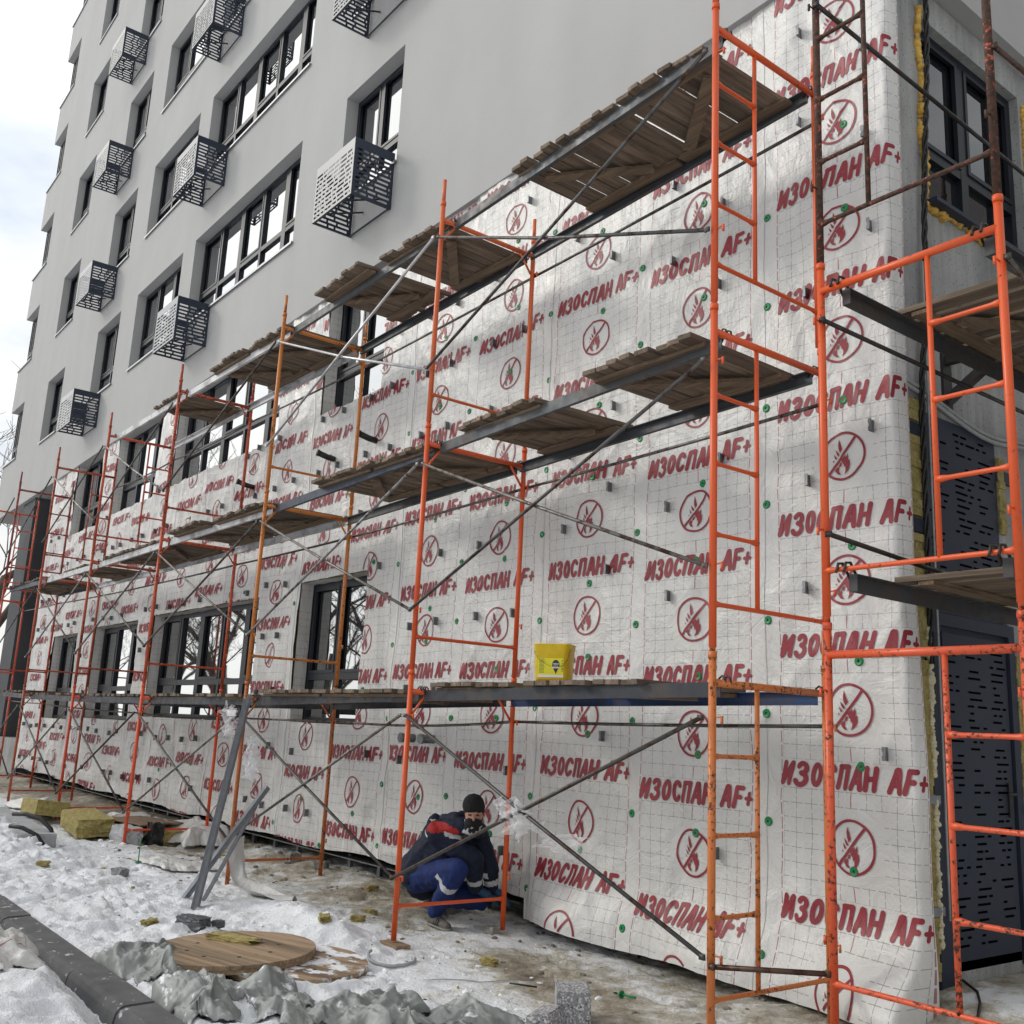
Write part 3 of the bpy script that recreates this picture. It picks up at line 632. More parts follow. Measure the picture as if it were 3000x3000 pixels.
mem = empty('membrane', (0, YM, 0)); tag(mem, 'white printed wind barrier membrane hung in vertical strips over the two lower storeys', 'membrane')
centers = [0.0, -1.27, -2.45, -3.68, -4.88]+[-6.08-1.2*i for i in range(13)]
phase = [.74, .56, .66, .65, .66]+[round(random.Random(40+i).uniform(0, .81), 3) for i in range(13)]
phase[5] = .62; phase[6] = .35
LO = [(a, b, z0, z1) for c, f, a, b, z0, z1 in lows]
def inhole(x, z, m_=0.):
    k = np.zeros(np.shape(x), bool)
    for a, b, z0, z1 in LO: k |= (x > a-m_) & (x < b+m_) & (z > z0-m_) & (z < z1+m_)
    return k
# print glyphs: strokes in unit height
def arc(cx, cy, rx, ry, a0, a1, n): return [(cx+rx*math.cos(R(a0+(a1-a0)*i/n)), cy+ry*math.sin(R(a0+(a1-a0)*i/n))) for i in range(n+1)]
GL = {
 'I': [[(.06, .97), (.03, .05)], [(.05, .08), (.47, .92)], [(.48, .97), (.46, .04)]],
 'Z': [[(.04, .80)]+arc(.22, .74, .2, .22, 150, -60, 8)+[(.2, .53)], [(.2, .52)]+arc(.22, .26, .24, .25, 80, -165, 9)],
 'O': [arc(.26, .5, .20, .44, 95, 460, 16)],
 'S': [arc(.28, .5, .24, .44, 35, 325, 14)],
 'P': [[(.06, .03), (.1, .95)], [(.06, .93), (.54, .95)], [(.5, .95), (.48, .03)]],
 'A': [[(.02, .03), (.26, .96)], [(.26, .96), (.36, .96), (.52, .02)], [(.12, .34), (.46, .34)]],
 'H': [[(.06, .97), (.04, .03)], [(.50, .97), (.48, .03)], [(.06, .48), (.50, .52)]],
 'F': [[(.10, .95), (.06, .03)], [(.08, .93), (.52, .93)], [(.08, .5), (.42, .5)]],
 '+': [[(.02, .46), (.42, .46)], [(.22, .72), (.22, .2)]],
}
TEXT = [('I', 0), ('Z', .80), ('O', 1.52), ('S', 2.26), ('P', 3.0), ('A', 3.78), ('H', 4.52), ('A', 5.72), ('F', 6.46), ('+', 7.2)]
HT = .140; HX = .1325; SL = .22
def glyph_strokes(cx, cz, tilt):
    out_ = []
    x0 = cx-.51
    for ch, off in TEXT:
        for st in GL[ch]:
            thick = .23 if ch != '+' else .18
            out_.append(([(x0+(off+px+SL*py)*HX, cz+(py-.5)*HT+tilt*((off+px)*HX-.51)) for px, py in st], thick*HT))
    return out_
def circle_strokes(cx, cz):
    r_ = .155; o = [(arc(cx, cz, r_, r_, 0, 360, 40), .016), ([(cx-r_*.68, cz-r_*.73), (cx+r_*.62, cz+r_*.76)], .018)]
    return o
FLAMES = [[(-.19, .77), (-.10, .52), (-.035, .30), (-.14, .16), (-.21, .34), (-.23, .54)], [(-.37, .33), (-.25, .21), (-.175, .09), (-.235, .02), (-.31, .12)], [(-.445, .14), (-.36, .04), (-.30, -.05), (-.36, -.105), (-.41, .0)], [(-.47, -.10), (-.42, -.19), (-.48, -.21)],
          [(-.105, -.16), (.14, .035), (.13, -.09), (.19, -.03), (.245, .09), (.27, -.12), (.25, -.27), (.33, -.20), (.35, -.44), (.30, -.58), (.23, -.68), (.05, -.81), (.12, -.61), (.105, -.44), (.05, -.51), (.03, -.36), (-.02, -.30)],
          [(-.40, -.56), (-.28, -.42), (-.27, -.48), (-.16, -.28), (-.06, -.24), (-.12, -.44), (-.19, -.42), (-.23, -.62), (-.12, -.79), (-.26, -.76), (-.33, -.68)]]
FLAMES = [[(x_*.155, z_*.155) for x_, z_ in fl] for fl in FLAMES]
class Ribbon:
    def __init__(s): s.V = []; s.F = []; s.k = 0
    def conform(s, pts2):
        P = np.array(pts2); X, Y = surf(P[:, 0], P[:, 1]); lift = .0045+(s.k % 5)*.0004
        return [(float(a), float(b)-lift-.0, float(c)) for a, b, c in zip(X, Y, P[:, 1])]
    def stroke(s, pts, wdt, step):
        s.k += 1; P = [Vector((*p, 0)) for p in pts]; Q = []
        for i in range(len(P)-1):
            n_ = max(1, int(math.ceil((P[i+1]-P[i]).length/step)))
            for j in range(n_): Q.append(P[i].lerp(P[i+1], j/n_))
        Q.append(P[-1]); closed = (P[0]-P[-1]).length < 1e-3; L_, R_ = [], []; n_ = len(Q)
        for i, q in enumerate(Q):
            d = (Q[min(i+1, n_-1)]-Q[max(i-1, 0)]).normalized(); nn = Vector((-d.y, d.x, 0))*wdt/2
            L_.append(q+nn); R_.append(q-nn)
        if not closed:
            d0 = (Q[0]-Q[1]).normalized(); d1 = (Q[-1]-Q[-2]).normalized(); h = wdt/2
            L_.insert(0, Q[0]+d0*h*.8+(L_[0]-Q[0])*.45); R_.insert(0, Q[0]+d0*h*.8+(R_[0]-Q[0])*.45)
            L_.append(Q[-1]+d1*h*.8+(L_[-1]-Q[-1])*.45); R_.append(Q[-1]+d1*h*.8+(R_[-1]-Q[-1])*.45)
        pts2 = []
        for a, b in zip(L_, R_): pts2 += [(a.x, a.y), (.5*(a.x+b.x), .5*(a.y+b.y)), (b.x, b.y)]
        cen = np.array([((a.x+b.x)/2, (a.y+b.y)/2) for a, b in zip(L_, R_)]); hole = inhole(cen[:, 0], cen[:, 1], .0)
        V = s.conform(pts2); i0 = len(s.V); s.V += V
        for i in range(len(L_)-1):
            if hole[i] or hole[i+1] : continue
            if cen[i][1] < bottom(cen[i][0])+.005 or cen[i][1] > ZTOP(cen[i][0]) or cen[i][0] > .52: continue
            a = i0+3*i; s.F += [(a, a+1, a+4, a+3), (a+1, a+2, a+5, a+4)]
    def poly(s, pts):
        s.k += 1; cx = sum(p[0] for p in pts)/len(pts); cz = sum(p[1] for p in pts)/len(pts)
        if inhole(np.array([cx]), np.array([cz]))[0] or cz < bottom(cx)+.02 or cz > ZTOP(cx): return
        V = s.conform(pts); i0 = len(s.V); s.V += V; s.F.append(tuple(range(i0, i0+len(pts))))
cap_me = None
def cap_mesh():
    mb = MB(); n_ = 20
    for k in range(n_):
        a0, a1 = 2*math.pi*k/n_, 2*math.pi*(k+1)/n_; r0, r1 = .009, .03
        p = lambda r_, a, y: (r_*math.cos(a), y, r_*math.sin(a))
        mb.quad(p(r0, a0, -.003), p(r0, a1, -.003), p(r1*.8, a1, -.006), p(r1*.8, a0, -.006)); mb.quad(p(r1*.8, a0, -.006), p(r1*.8, a1, -.006), p(r1, a1, -.001), p(r1, a0, -.001)); mb.quad(p(r1, a0, -.001), p(r1, a1, -.001), p(r1, a1, .012), p(r1, a0, .012))
        mb.m = 1; mb.quad(p(r0, a0, -.003), p(r0, a1, -.003), (0, .004, 0)); mb.m = 0
    me = bpy.data.meshes.new('fastener_cap'); me.from_pydata(mb.v, [], mb.f); me.materials.append(GREEN); me.materials.append(BLACK); me.polygons.foreach_set('material_index', mb.mi); return me
def bracket_mesh():
    mb = MB(); mb.box((-.003, -.055, -.04), (.003, .01, -.012)); mb.box((-.003, -.045, -.012), (.003, .01, .012)); mb.box((-.003, -.055, .012), (.003, .01, .04)); mb.box((.003, -.057, -.04), (.022, -.053, .04))
    me = bpy.data.meshes.new('cladding_bracket'); me.from_pydata(mb.v, [], mb.f); me.materials.append(ZINC); return me
CAPM, BRM = cap_mesh(), bracket_mesh()
for k, (c, ph) in enumerate(zip(centers, phase)):
    rnd = random.Random(100+k); tilt = rnd.uniform(-.012, .012)
    st = .022 if k < 5 else (.03 if k < 8 else .04)
    x0, x1 = c-.65, c+.64
    if k == 0: x1 = .525
    if k == len(centers)-1: x0 = -21.22
    xs_ = np.arange(x0, x1+1e-6, st); xs_ = np.unique(np.concatenate([xs_, [x1], [v for a, b, z0, z1 in LO for v in (a, b) if x0 < v < x1]]))
    zs_ = np.concatenate([np.linspace(0, 1, int(6.9/st))])
    zedges = sorted({v for a, b, z0, z1 in LO for v in (z0, z1) if a < x1 and b > x0 and v < 7})
    XX, TT = np.meshgrid(xs_, zs_); ZZ = bottom(XX)+(ZTOP(XX)-bottom(XX))*TT
    # snap rows to window edges
    for ze in zedges:
        r_ = np.argmin(np.abs(ZZ-ze), axis=0); ZZ[r_, np.arange(len(xs_))] = ze+.0*xs_
    SX, SY = surf(XX, ZZ); off = .0035*(k % 2); SY = SY-off
    cx_ = (XX[:-1, :-1]+XX[1:, 1:])/2; cz_ = (ZZ[:-1, :-1]+ZZ[1:, 1:])/2
    if k == 0:  # foot of the first strip hangs lower and kicks outwards
        pass
    o = grid_mesh('strip', SX, SY-YM, ZZ, MEMB, mem, True, ~inhole(cx_, cz_), uv=(XX-c, ZZ-ph-.09-tilt*(XX-c)+8.1))
    # print
    rb = Ribbon(); step = .014 if k < 6 else .02; n_ = int(8/.81)+1
    for i in range(-1, n_+1):
        tz = ph+.81*i; czc = tz+.405
        if tz < 7.4:
            for st_, wd in glyph_strokes(c, tz, tilt): rb.stroke(st_, wd, step)
        if czc < 7.3:
            for st_, wd in circle_strokes(c, czc): rb.stroke(st_, wd, step)
            for fl in FLAMES: rb.poly([(c+a*1.0, czc+b*1.0) for a, b in fl])
    me = bpy.data.meshes.new('print'); me.from_pydata([(a, b-YM-off, z_) for a, b, z_ in rb.V], [], rb.F); me.materials.append(RED); me.polygons.foreach_set('use_smooth', [True]*len(rb.F)); link('print', me, o)
    def place(me, name, x_, z_, rr=0):
        X_, Y_ = surf(np.array([x_]), np.array([z_])); q = link(name, me, o); q.location = (float(X_[0]), float(Y_[0])-YM-off-.003, z_); q.rotation_euler.y = rr
    if k < 12:
        nc = 9 if k < 5 else 5
        for i in range(nc):      # caps on the seam
            z_ = .45+i*(6.6/nc)+rnd.uniform(-.12, .12)
            if not inhole(np.array([c-.61]), np.array([z_]), .05)[0] and z_ < 7.05 and (k < 6 or rnd.random() < .5): place(CAPM, 'fastener_cap', c-.615+rnd.uniform(-.01, .01), z_, rnd.uniform(0, 6))
        for i in range(nc):
            z_ = .95+i*(6.4/nc)+rnd.uniform(-.2, .2); x_ = c+rnd.uniform(.0, .1)
            if not inhole(np.array([x_]), np.array([z_]), .05)[0] and z_ < 7 and (k < 6 or rnd.random() < .4): place(CAPM, 'fastener_cap', x_, z_, rnd.uniform(0, 6))
    for i in range(10 if k < 6 else 8):
        for sx in (-.27, .25):
            z_ = .72+i*.68+(.3 if sx > 0 and k < 3 else 0)+rnd.uniform(-.03, .03); x_ = c+sx+rnd.uniform(-.03, .03)
            if not inhole(np.array([x_]), np.array([z_]), .05)[0] and z_ < 6.95 and rnd.random() < (.62 if k < 6 else .85): place(BRM, 'cladding_bracket', x_, z_, 0)
# reveals lined with membrane
for c, f, a, b, z0, z1 in lows:
    zq = np.linspace(z0, z1, 24); yq = np.linspace(-.012, .15, 5); ZZ, YY = np.meshgrid(zq, yq)
    XX = a+.012+.012*(vn(ZZ*6, YY*20, int(abs(a)*10))-.3); grid_mesh('reveal', XX, YY, ZZ, MEMB, mem, True, uv=(YY+.2, ZZ))
    if f == 0 or c < 2:
        xq = np.linspace(a, b, 40); XX, YY = np.meshgrid(xq, yq); ZZ = z1-.012-.012*(vn(XX*6, YY*20, 5)-.3); grid_mesh('reveal', XX, YY, ZZ, MEMB, mem, True, uv=(YY+.7, XX))

# black pipe stubs through the membrane
for i, (x_, z_, lab) in enumerate(((-6.17, 4.94, 'right-hand black pipe stub poking out of the membrane at second floor level'), (-7.16, 4.9, 'left-hand black pipe stub poking out of the membrane at second floor level'), (-9.6, 4.95, 'black pipe stub poking out above the wide ground floor window'), (-18.5, 4.4, 'small black pipe stub near the far end of the membrane'))):
    mb = MB(); mb.tube([(0, .1, -.02), (-.01, -.1, .0), (-.02, -.22, .03)], .036, 12); mb.tube([(-.02, -.22, .03), (-.025, -.245, .036)], .042, 12)
    tag(mb.build('pipe_stub', BLACK, None, True, loc=(x_, YM-.02, z_)), lab, 'pipe', 'pipe stubs in the membrane')
for i, (x_, lab) in enumerate(((-4.98, 'left grey pipe end sticking out low on the membrane above the worker'), (-4.62, 'right grey pipe end sticking out low on the membrane above the worker'))):
    mb = MB(); mb.tube([(0, .1, 0), (0, -.12, 0)], .042, 14); mb.tube([(0, -.12, 0), (0, -.15, 0)], .048, 14)
    tag(mb.build('pipe_end', ZINC, None, True, loc=(x_, YM-.02, 1.62)), lab, 'pipe', 'pipe stubs in the membrane')

# ================================================================== SCAFFOLD
DX = [.095, .012, -.059, -.05, -.035, -.028, .039, .027]; DY = [-.002, .062, .058, .002, -.018, -.03, -.021, .004]; DZ = [.044, .009, -.05, -.06, -.057, -.03, .038, .08]
SPD = 1.9853
def flare(mb, p0, p1, r):   # rung with flattened welded ends
    p0, p1 = Vector(p0), Vector(p1); d = (p1-p0).normalized()
    mb.tube([p0, p0+d*.035, p0+d*.06, p1-d*.06, p1-d*.035, p1], r, 8, True, [r*1.6, r*1.35, r, r, r*1.35, r*1.6])
FM = {}
def frame_meshes():
    def mk(name, fn):
        mb = MB(); fn(mb); me = bpy.data.meshes.new(name); me.from_pydata(mb.v, [], mb.f); me.materials.append(PAINT); me.polygons.foreach_set('use_smooth', [len(f_) <= 4 for f_ in mb.f]); FM[name] = me
    # local z: 0 = bottom of frame tube, crossbar at 1.80, tube top 1.96, spigot 2.16
    mk('post', lambda m: (m.tube([(0, 0, 0), (0, 0, 1.955)], .021, 14), m.tube([(0, 0, 1.93), (0, 0, 1.965)], .0245, 14)))
    mk('spigot', lambda m: m.tube([(0, 0, 1.96), (0, 0, 2.17)], .0165, 12))
    mk('crossbar', lambda m: m.tube([(0, 0, 1.80), (0, 1, 1.80)], .021, 12))
    mk('bottom_bar', lambda m: flare(m, (0, 0, .235), (0, 1, .235), .0135))
    mk('gusset', lambda m: m.tube([(0, .16, 1.80), (0, .02, 1.62)], .010, 8))
    mk('gusset_far', lambda m: m.tube([(0, .84, 1.80), (0, .98, 1.62)], .010, 8))
    mk('ladder_pole', lambda m: m.tube([(0, 0, .235), (0, 0, 1.80)], .014, 10))
    mk('rung', lambda m: flare(m, (0, 0, 0), (0, .37, 0), .0125))
    mk('rung_wide', lambda m: flare(m, (0, 0, 0), (0, .37, 0), .0125))
    def pin(m): m.tube([(0, 0, 0), (.05, 0, 0)], .005, 6); m.box((.045, -.006, -.035), (.055, .006, .008))
    mk('lock_pin', pin)
frame_meshes()
def scaffold_frame(x, y, z, rz, ladder, color, wear, base=0., rust_post=None):
    root = empty('scaffold_section', (x, y, z), rz)
    def add(name, key, loc=(0, 0, 0), col=None):
        o = link(name, FM[key], root, loc); o.color = (*(col or color), wear); return o
    add('post', 'post'); add('post', 'post', (0, 1, 0), rust_post); add('spigot', 'spigot'); add('spigot', 'spigot', (0, 1, 0))
    add('crossbar', 'crossbar'); add('bottom_bar', 'bottom_bar')
    if ladder == 0: add('gusset', 'gusset'); add('gusset', 'gusset_far')
    elif ladder == 1:       # ladder next to the outer post
        add('ladder_pole', 'ladder_pole', (0, .37, 0))
        for zz_ in (.62, 1.02, 1.42): add('rung', 'rung', (0, 0, zz_))
    elif ladder == 2:       # next to the inner post
        add('ladder_pole', 'ladder_pole', (0, .63, 0))
        for zz_ in (.62, 1.02, 1.42): add('rung', 'rung', (0, .63, zz_))
    for py, pz in ((0, 1.62), (1, .42), (1, 1.62), (0, .45)): add('lock_pin', 'lock_pin', (.015, py, pz))
    return root
OR, OC, RO, BR = (.64, .080, .012), (.52, .155, .022), (.58, .075, .022), (.10, .045, .032)
fcol = {0: [(.52, .15, .03), OR, OR], 1: [(.66, .085, .012), OR, (.60, .11, .025)], 2: [(.40, .11, .02), (.50, .16, .02), (.50, .16, .02)], 3: [(.70, .075, .018), (.52, .07, .02), (.45, .06, .02)],
        4: [(.62, .06, .02), (.42, .07, .025), (.48, .07, .025)], 5: [(.40, .075, .03), (.42, .075, .03), (.38, .06, .03)], 6: [(.50, .05, .02), (.45, .05, .025), (.30, .04, .03)], 7: [(.50, .05, .02), (.48, .06, .02), (.5, .07, .03)]}
fwear = {0: [.45, .12, .10], 1: [.22, .18, .2], 2: [.5, .42, .4], 3: [.25, .5, .62], 4: [.35, .6, .45], 5: [.5, .45, .6], 6: [.4, .5, .7], 7: [.4, .4, .4]}
FX, FY, FZ = [], [], []
tier = ['ground tier', 'middle tier', 'top tier']
for k in range(8):
    x_, y_, dz = -3*k+DX[k], DY[k], DZ[k]; FX.append(x_); FY.append(y_); FZ.append(dz)
    for l in range(3):
        zb_ = SPD*(l+1)-1.80+dz
        lad = 1 if k == 0 else (2 if (l == 2 and k >= 4) else 0)
        o = scaffold_frame(x_, y_, zb_, R(random.Random(k*3+l).uniform(-.6, .6)), lad, fcol[k][l], fwear[k][l])
        tag(o, '%s scaffold frame, %s, %s row from the corner' % (['scratched orange', 'orange', 'orange', 'rusty red-orange', 'red-orange', 'brownish red', 'dark red', 'red'][k] + (' ladder' if lad else ' plain'), tier[l], TH[k]), 'scaffold frame', 'scaffold frames along the long facade')
# outer post going on upward above the first row
mb = MB(); mb.tube([(0, 0, 0), (0, 0, 2.2)], .021, 14); o = mb.build('scaffold_post', PAINT, None, True, loc=(FX[0], FY[0], SPD*3+.16+.044)); o.color = (*OR, .1); tag(o, 'orange tube continuing up out of the picture above the ladder frame', 'scaffold post')
mb = MB(); mb.tube([(0, 0, 0), (0, 0, .16)], .0185, 12)
# braces and ties
def rod(name, pts, r, col, label, cat, group, mt=STEEL, flat=True):
    if col[0] > .35: mt = TUBEW
    mb = MB(); mb.tube(pts, r, 10); 
    if flat:
        for e in (pts[0], pts[-1]): mb.box((e[0]-.018, e[1]-.012, e[2]-.014), (e[0]+.018, e[1]+.0, e[2]+.014))
    o = mb.build(name, mt, None, True); o.color = (*col, 1); tag(o, label, cat, group); return o
GREY = [(.10, .10, .10), (.16, .15, .14), (.24, .24, .24), (.07, .065, .06)]
seqs = {}
for b in range(7):
    k0, k1 = b, b+1
    for l in range(3):
        t = SPD*(l+1); rr = random.Random(b*7+l); yo = -.038
        zt0, zt1 = t-.185+FZ[k0], t-.185+FZ[k1]; zl0, zl1 = t-1.36+FZ[k0], t-1.36+FZ[k1]
        A0, A1 = (FX[k0]-.02, FY[k0]+yo), (FX[k1]+.02, FY[k1]+yo)
        c1, c2 = rr.choice(GREY), rr.choice(GREY)
        bay = 'between %s and %s frame rows' % (TH[k0], TH[k1])
        if not (l == 2 and b == 2) and not (l == 2 and b == 5) and not (l == 1 and b == 5):
            sag = -.03 if l == 2 else -.012
            P = [Vector((A1[0], A1[1], zt1)), Vector(((A0[0]+A1[0])/2, (A0[1]+A1[1])/2, (zt1+zl0)/2+sag)), Vector((A0[0], A0[1], zl0))]
            if b == 1 and l == 2: c1 = (.55, .55, .55)
            rod('brace_tube', P, .0125, c1 if l else (.07, .07, .07), '%s brace descending towards the corner, %s' % (tier[l], bay), 'brace', 'diagonal brace tubes')
        if not (l == 2 and b == 3 and False):
            P = [Vector((A1[0], A1[1]+.03-.03, zl1)), Vector((A0[0], A0[1], zt0))]
            for p in P: p.y -= .026
            if b == 1 and l == 2: c2 = (.4, .4, .4)
            rod('brace_tube', P, .0125, c2, '%s brace climbing towards the corner, %s' % (tier[l], bay), 'brace', 'diagonal brace tubes')
        if not (l == 2 and b > 4):
            bow = .04 if (l == 2 and b >= 3) or (l == 0 and b in (1, 3)) else .008
            P = []
            for i in range(9):
                s_ = i/8; P.append(Vector((FX[k1]+(FX[k0]-FX[k1])*s_, 1.03+FY[k1]+(FY[k0]-FY[k1])*s_, t-.185+FZ[k1]+(FZ[k0]-FZ[k1])*s_-bow*4*s_*(1-s_))))
            rod('tie_tube', P, .0125, rr.choice(GREY[:2]+[(.05, .045, .04)]), '%s horizontal tie tube near the membrane, %s' % (tier[l], bay), 'tie tube', 'horizontal tie tubes')
# first-bay ground tie runs to the side scaffold
# deck beams (box channels) and hooks
bm_cols = [(.055, .062, .07), (.08, .085, .09), (.3, .3, .31), (.04, .05, .075)]
for b in range(6):
    k0, k1 = b, b+1
    for l in range(3):
        if l == 2 and b > 3: continue
        t = SPD*(l+1)
        for side in (0, 1):
            y0, y1 = FY[k0]+side+(.10 if side == 0 else -.045), FY[k1]+side+(.10 if side == 0 else -.045)
            xa, xb = FX[k1]+.045, FX[k0]-.03; za, zb2 = t+.012+FZ[k1], t+.012+FZ[k0]
            d = Vector((xb-xa, y0-y1, zb2-za)); Lh = d.length; rot = d.to_track_quat('X', 'Z').to_matrix().to_4x4(); Mx = Matrix.Translation((xa, y1, za)) @ rot
            root = empty('deck_beam'); root.matrix_world = Mx
            cc = (.55, .55, .56) if (l >= 1 and b in (2, 3, 4)) else random.Random(b*5+l+side).choice(bm_cols[:2]+[bm_cols[3]])
            if l == 0: cc = (.028, .032, .04)
            if l == 0 and b == 0 and side == 1: cc = (.02, .05, .13)
            mb = MB(); s_ = 1 if side == 0 else -1
            mb.box((0, -.003, -.08), (Lh, .003, 0)); mb.box((0, .003 if s_ > 0 else -.045, -.005), (Lh, .045 if s_ > 0 else -.003, 0)); mb.box((0, .003 if s_ > 0 else -.03, -.08), (Lh, .03 if s_ > 0 else -.003, -.076))
            mb.build('channel', BEAM, root).color = (*cc, 1)
            mb = MB()
            for xe, dr in ((0, -1), (Lh, 1)):
                for yy in (-.012, .03):
                    mb.tube([(xe-dr*.03, yy, -.03), (xe, yy, .015), (xe+dr*.022, yy, .03), (xe+dr*.042, yy, .018), (xe+dr*.045, yy, -.01)], .006, 6)
            mb.build('hooks', STEEL, root, True).color = (.05, .045, .04, 1)
            tag(root, '%s steel deck beam, %s side, between %s and %s frame rows' % (tier[l], 'street' if side == 0 else 'wall', TH[k0], TH[k1]), 'deck beam', 'deck beams carrying the plank panels')
# plank panels: boards run across (y), battens along x beneath
def plank_panel(x0, x1, z, dy=0., rot=0., seed=0, width=1.22, axis='x', tilt=0):
    rnd = random.Random(seed); L_ = x1-x0; root = empty('plank_deck', ((x0+x1)/2, .5+dy, z), R(rot)); root.rotation_euler.y = R(tilt)
    mb = MB(); x = -L_/2; hw = width/2
    while x < L_/2-.03:
        wd = min(rnd.uniform(.085, .125), L_/2-x); e0, e1 = rnd.uniform(-.025, .025), rnd.uniform(-.025, .025); zz_ = rnd.uniform(-.003, .005); sk = rnd.uniform(-.006, .006)
        P = [(x, -hw+e0), (x+wd, -hw+e0+sk), (x+wd, hw+e1), (x, hw+e1+sk)]
        i = len(mb.v); mb.v += [(a, b_, zz_) for a, b_ in P]+[(a, b_, zz_+.030) for a, b_ in P]
        for q in ((3, 2, 1, 0), (4, 5, 6, 7), (0, 1, 5, 4), (1, 2, 6, 5), (2, 3, 7, 6), (3, 0, 4, 7)): mb.f.append(tuple(i+k_ for k_ in q)); mb.mi.append(0)
        x += wd+rnd.choice((.008, .012, .02, .028, .036, .044))
    mb.build('boards', BOARD, root)
    for yy in (-.36, .36):
        mb = MB(); mb.box((-L_/2+.01, yy-.045, -.028), (L_/2-.01, yy+.045, -.0035)); mb.build('batten', BATTEN, root)
    mb = MB(); a = math.atan2(.62, L_*.8)*rnd.choice((-1, 1)); Mx = Matrix.Translation((0, 0, -.032)) @ Matrix.Rotation(a, 4, 'Z'); mb.box((-.42, -.045, -.024), (.42, .045, .0), Mx); mb.build('diagonal_batten', BATTEN, root)
    return root
PN = {2: [(0, -1.02, -.04, 0, 0), (0, -2.05, -1.04, .0, .8), (1, -4.02, -3.02, 0, 1), (1, -5.15, -4.2, -.08, -2), (2, -7.05, -6.05, 0, 0), (2, -8.1, -7.1, -.05, 1), (3, -10.2, -9.25, -.02, 0)],
      1: [(0, -1.0, -.04, -.08, 1), (0, -2.6, -1.6, 0, -2), (1, -3.98, -3.02, 0, 0), (1, -5.0, -4.02, -.02, 1), (2, -7.5, -6.1, -.04, 0), (2, -8.75, -7.65, -.09, 0), (3, -10.5, -9.3, -.0, 0), (3, -11.7, -10.55, -.04, 0), (4, -14.0, -12.7, 0, 0), (5, -16.6, -15.4, 0, 0), (5, -17.8, -16.65, -.05, 0)],
      0: [(0, -1.60, -.52, 0, 0), (0, -2.8, -1.78, .03, 0), (1, -4.6, -3.1, 0, 0), (1, -5.75, -4.65, -.03, 3), (2, -7.45, -6.25, 0, 0), (2, -8.95, -7.95, -.0, 0), (3, -10.9, -9.4, 0, 0), (3, -11.9, -10.95, 0, 0), (4, -13.5, -12.4, 0, 0), (4, -14.9, -13.9, 0, 0), (5, -16.4, -15.2, 0, 0), (5, -17.6, -16.5, 0, 0)]}
pi_ = 0
for l in (0, 1, 2):
    cnt = {}
    for b, x0, x1, dy, rot in PN[l]:
        cnt[b] = cnt.get(b, 0)+1; which = 'right-hand' if cnt[b] == 1 else 'left-hand'; bz = (FZ[b]+FZ[b+1])/2
        o = plank_panel(x0, x1, SPD*(l+1)+.018+bz, dy+.045, rot, 300+pi_, width=.95+.06*(dy < -.06)); pi_ += 1
        if l == 2 and b == 2 and x0 == -8.9: which = 'far'
        tag(o, '%s plank deck on the %s, between %s and %s frame rows' % (which, tier[l], TH[b], TH[b+1]), 'plank panel', 'wooden plank panels on the scaffold decks')

# side scaffold round the corner (frames parallel to x)
SX0, SY0 = .60, .30
def side_frame(z, col, wear, lad, yy=SY0, topcut=None):
    o = scaffold_frame(SX0, yy, z, R(-90), lad, col, wear); return o
# local +y -> world +x with rz=-90
RUST = (.11, .05, .035)
s1 = side_frame(.385, (.60, .075, .022), .50, 2); tag(s1, 'rust-flecked red-orange ladder frame on the ground in front of the slotted door', 'scaffold frame', 'scaffold frames round the corner')
s2 = side_frame(2.385, OR, .16, 2); tag(s2, 'bright orange ladder frame of the corner scaffold, second tier, hooks over its lower bar', 'scaffold frame', 'scaffold frames round the corner')
s3 = side_frame(4.355, (.50, .07, .035), 1.28, 3); tag(s3, 'rusty brown ladder frame at the top right with flakes of orange paint', 'scaffold frame', 'scaffold frames round the corner')
for nm, key, loc in (('ladder_pole', 'ladder_pole', (0, .31, 0)),):
    o = link(nm, FM[key], s3, loc); o.color = (.50, .07, .035, 1.28)
for zz_ in (.62, 1.02, 1.42):
    o = link('rung', FM['rung'], s3, (0, 0, zz_)); o.scale.y = .84; o.color = (.50, .07, .035, 1.28)
s4 = side_frame(6.32, (.5, .1, .05), .7, 0); tag(s4, 'rusty scaffold frame mostly above the top edge of the picture on the corner scaffold', 'scaffold frame', 'scaffold frames round the corner')
for i, z in enumerate((.385, 2.385, 4.355)):
    o = side_frame(z, [(.62, .085, .03), OR, RUST][i], .4, 0, yy=SY0+3.0); tag(o, '%s corner scaffold frame beyond the right edge, tier %s' % (['red', 'orange', 'brown'][i], ['one', 'two', 'three'][i]), 'scaffold frame', 'scaffold frames round the corner')
DK = (.045, .045, .045)
rod('brace_tube', [(SX0+.03, .27, 5.98), (SX0+.03, 3.3, 5.86)], .0135, DK, 'dark tube running from the top of the rusty frame in front of the side window', 'tie tube', 'tubes of the corner scaffold')
rod('tie_tube', [(SX0+.03, .27, 4.0), (SX0+.03, 3.3, 4.0)], .0135, DK, 'black horizontal tie tube below the upper corner deck', 'tie tube', 'tubes of the corner scaffold')
rod('tie_tube', [(SX0+.03, .29, 2.81), (SX0+.03, 1.2, 2.76), (SX0+.03, 3.3, 2.70)], .0135, DK, 'black tie tube just above the lower corner deck', 'tie tube', 'tubes of the corner scaffold')
rod('brace_tube', [(1.63, .3, 4.02), (1.63, 3.3, 2.7)], .0135, (.09, .08, .07), 'dark brace at the right edge of the picture behind the orange post', 'brace', 'tubes of the corner scaffold')
rod('brace_tube', [(1.63, .3, 5.15), (1.63, 3.3, 5.2)], .0135, (.09, .06, .05), 'short rusty tube behind the brown post at the top right', 'tie tube', 'tubes of the corner scaffold')
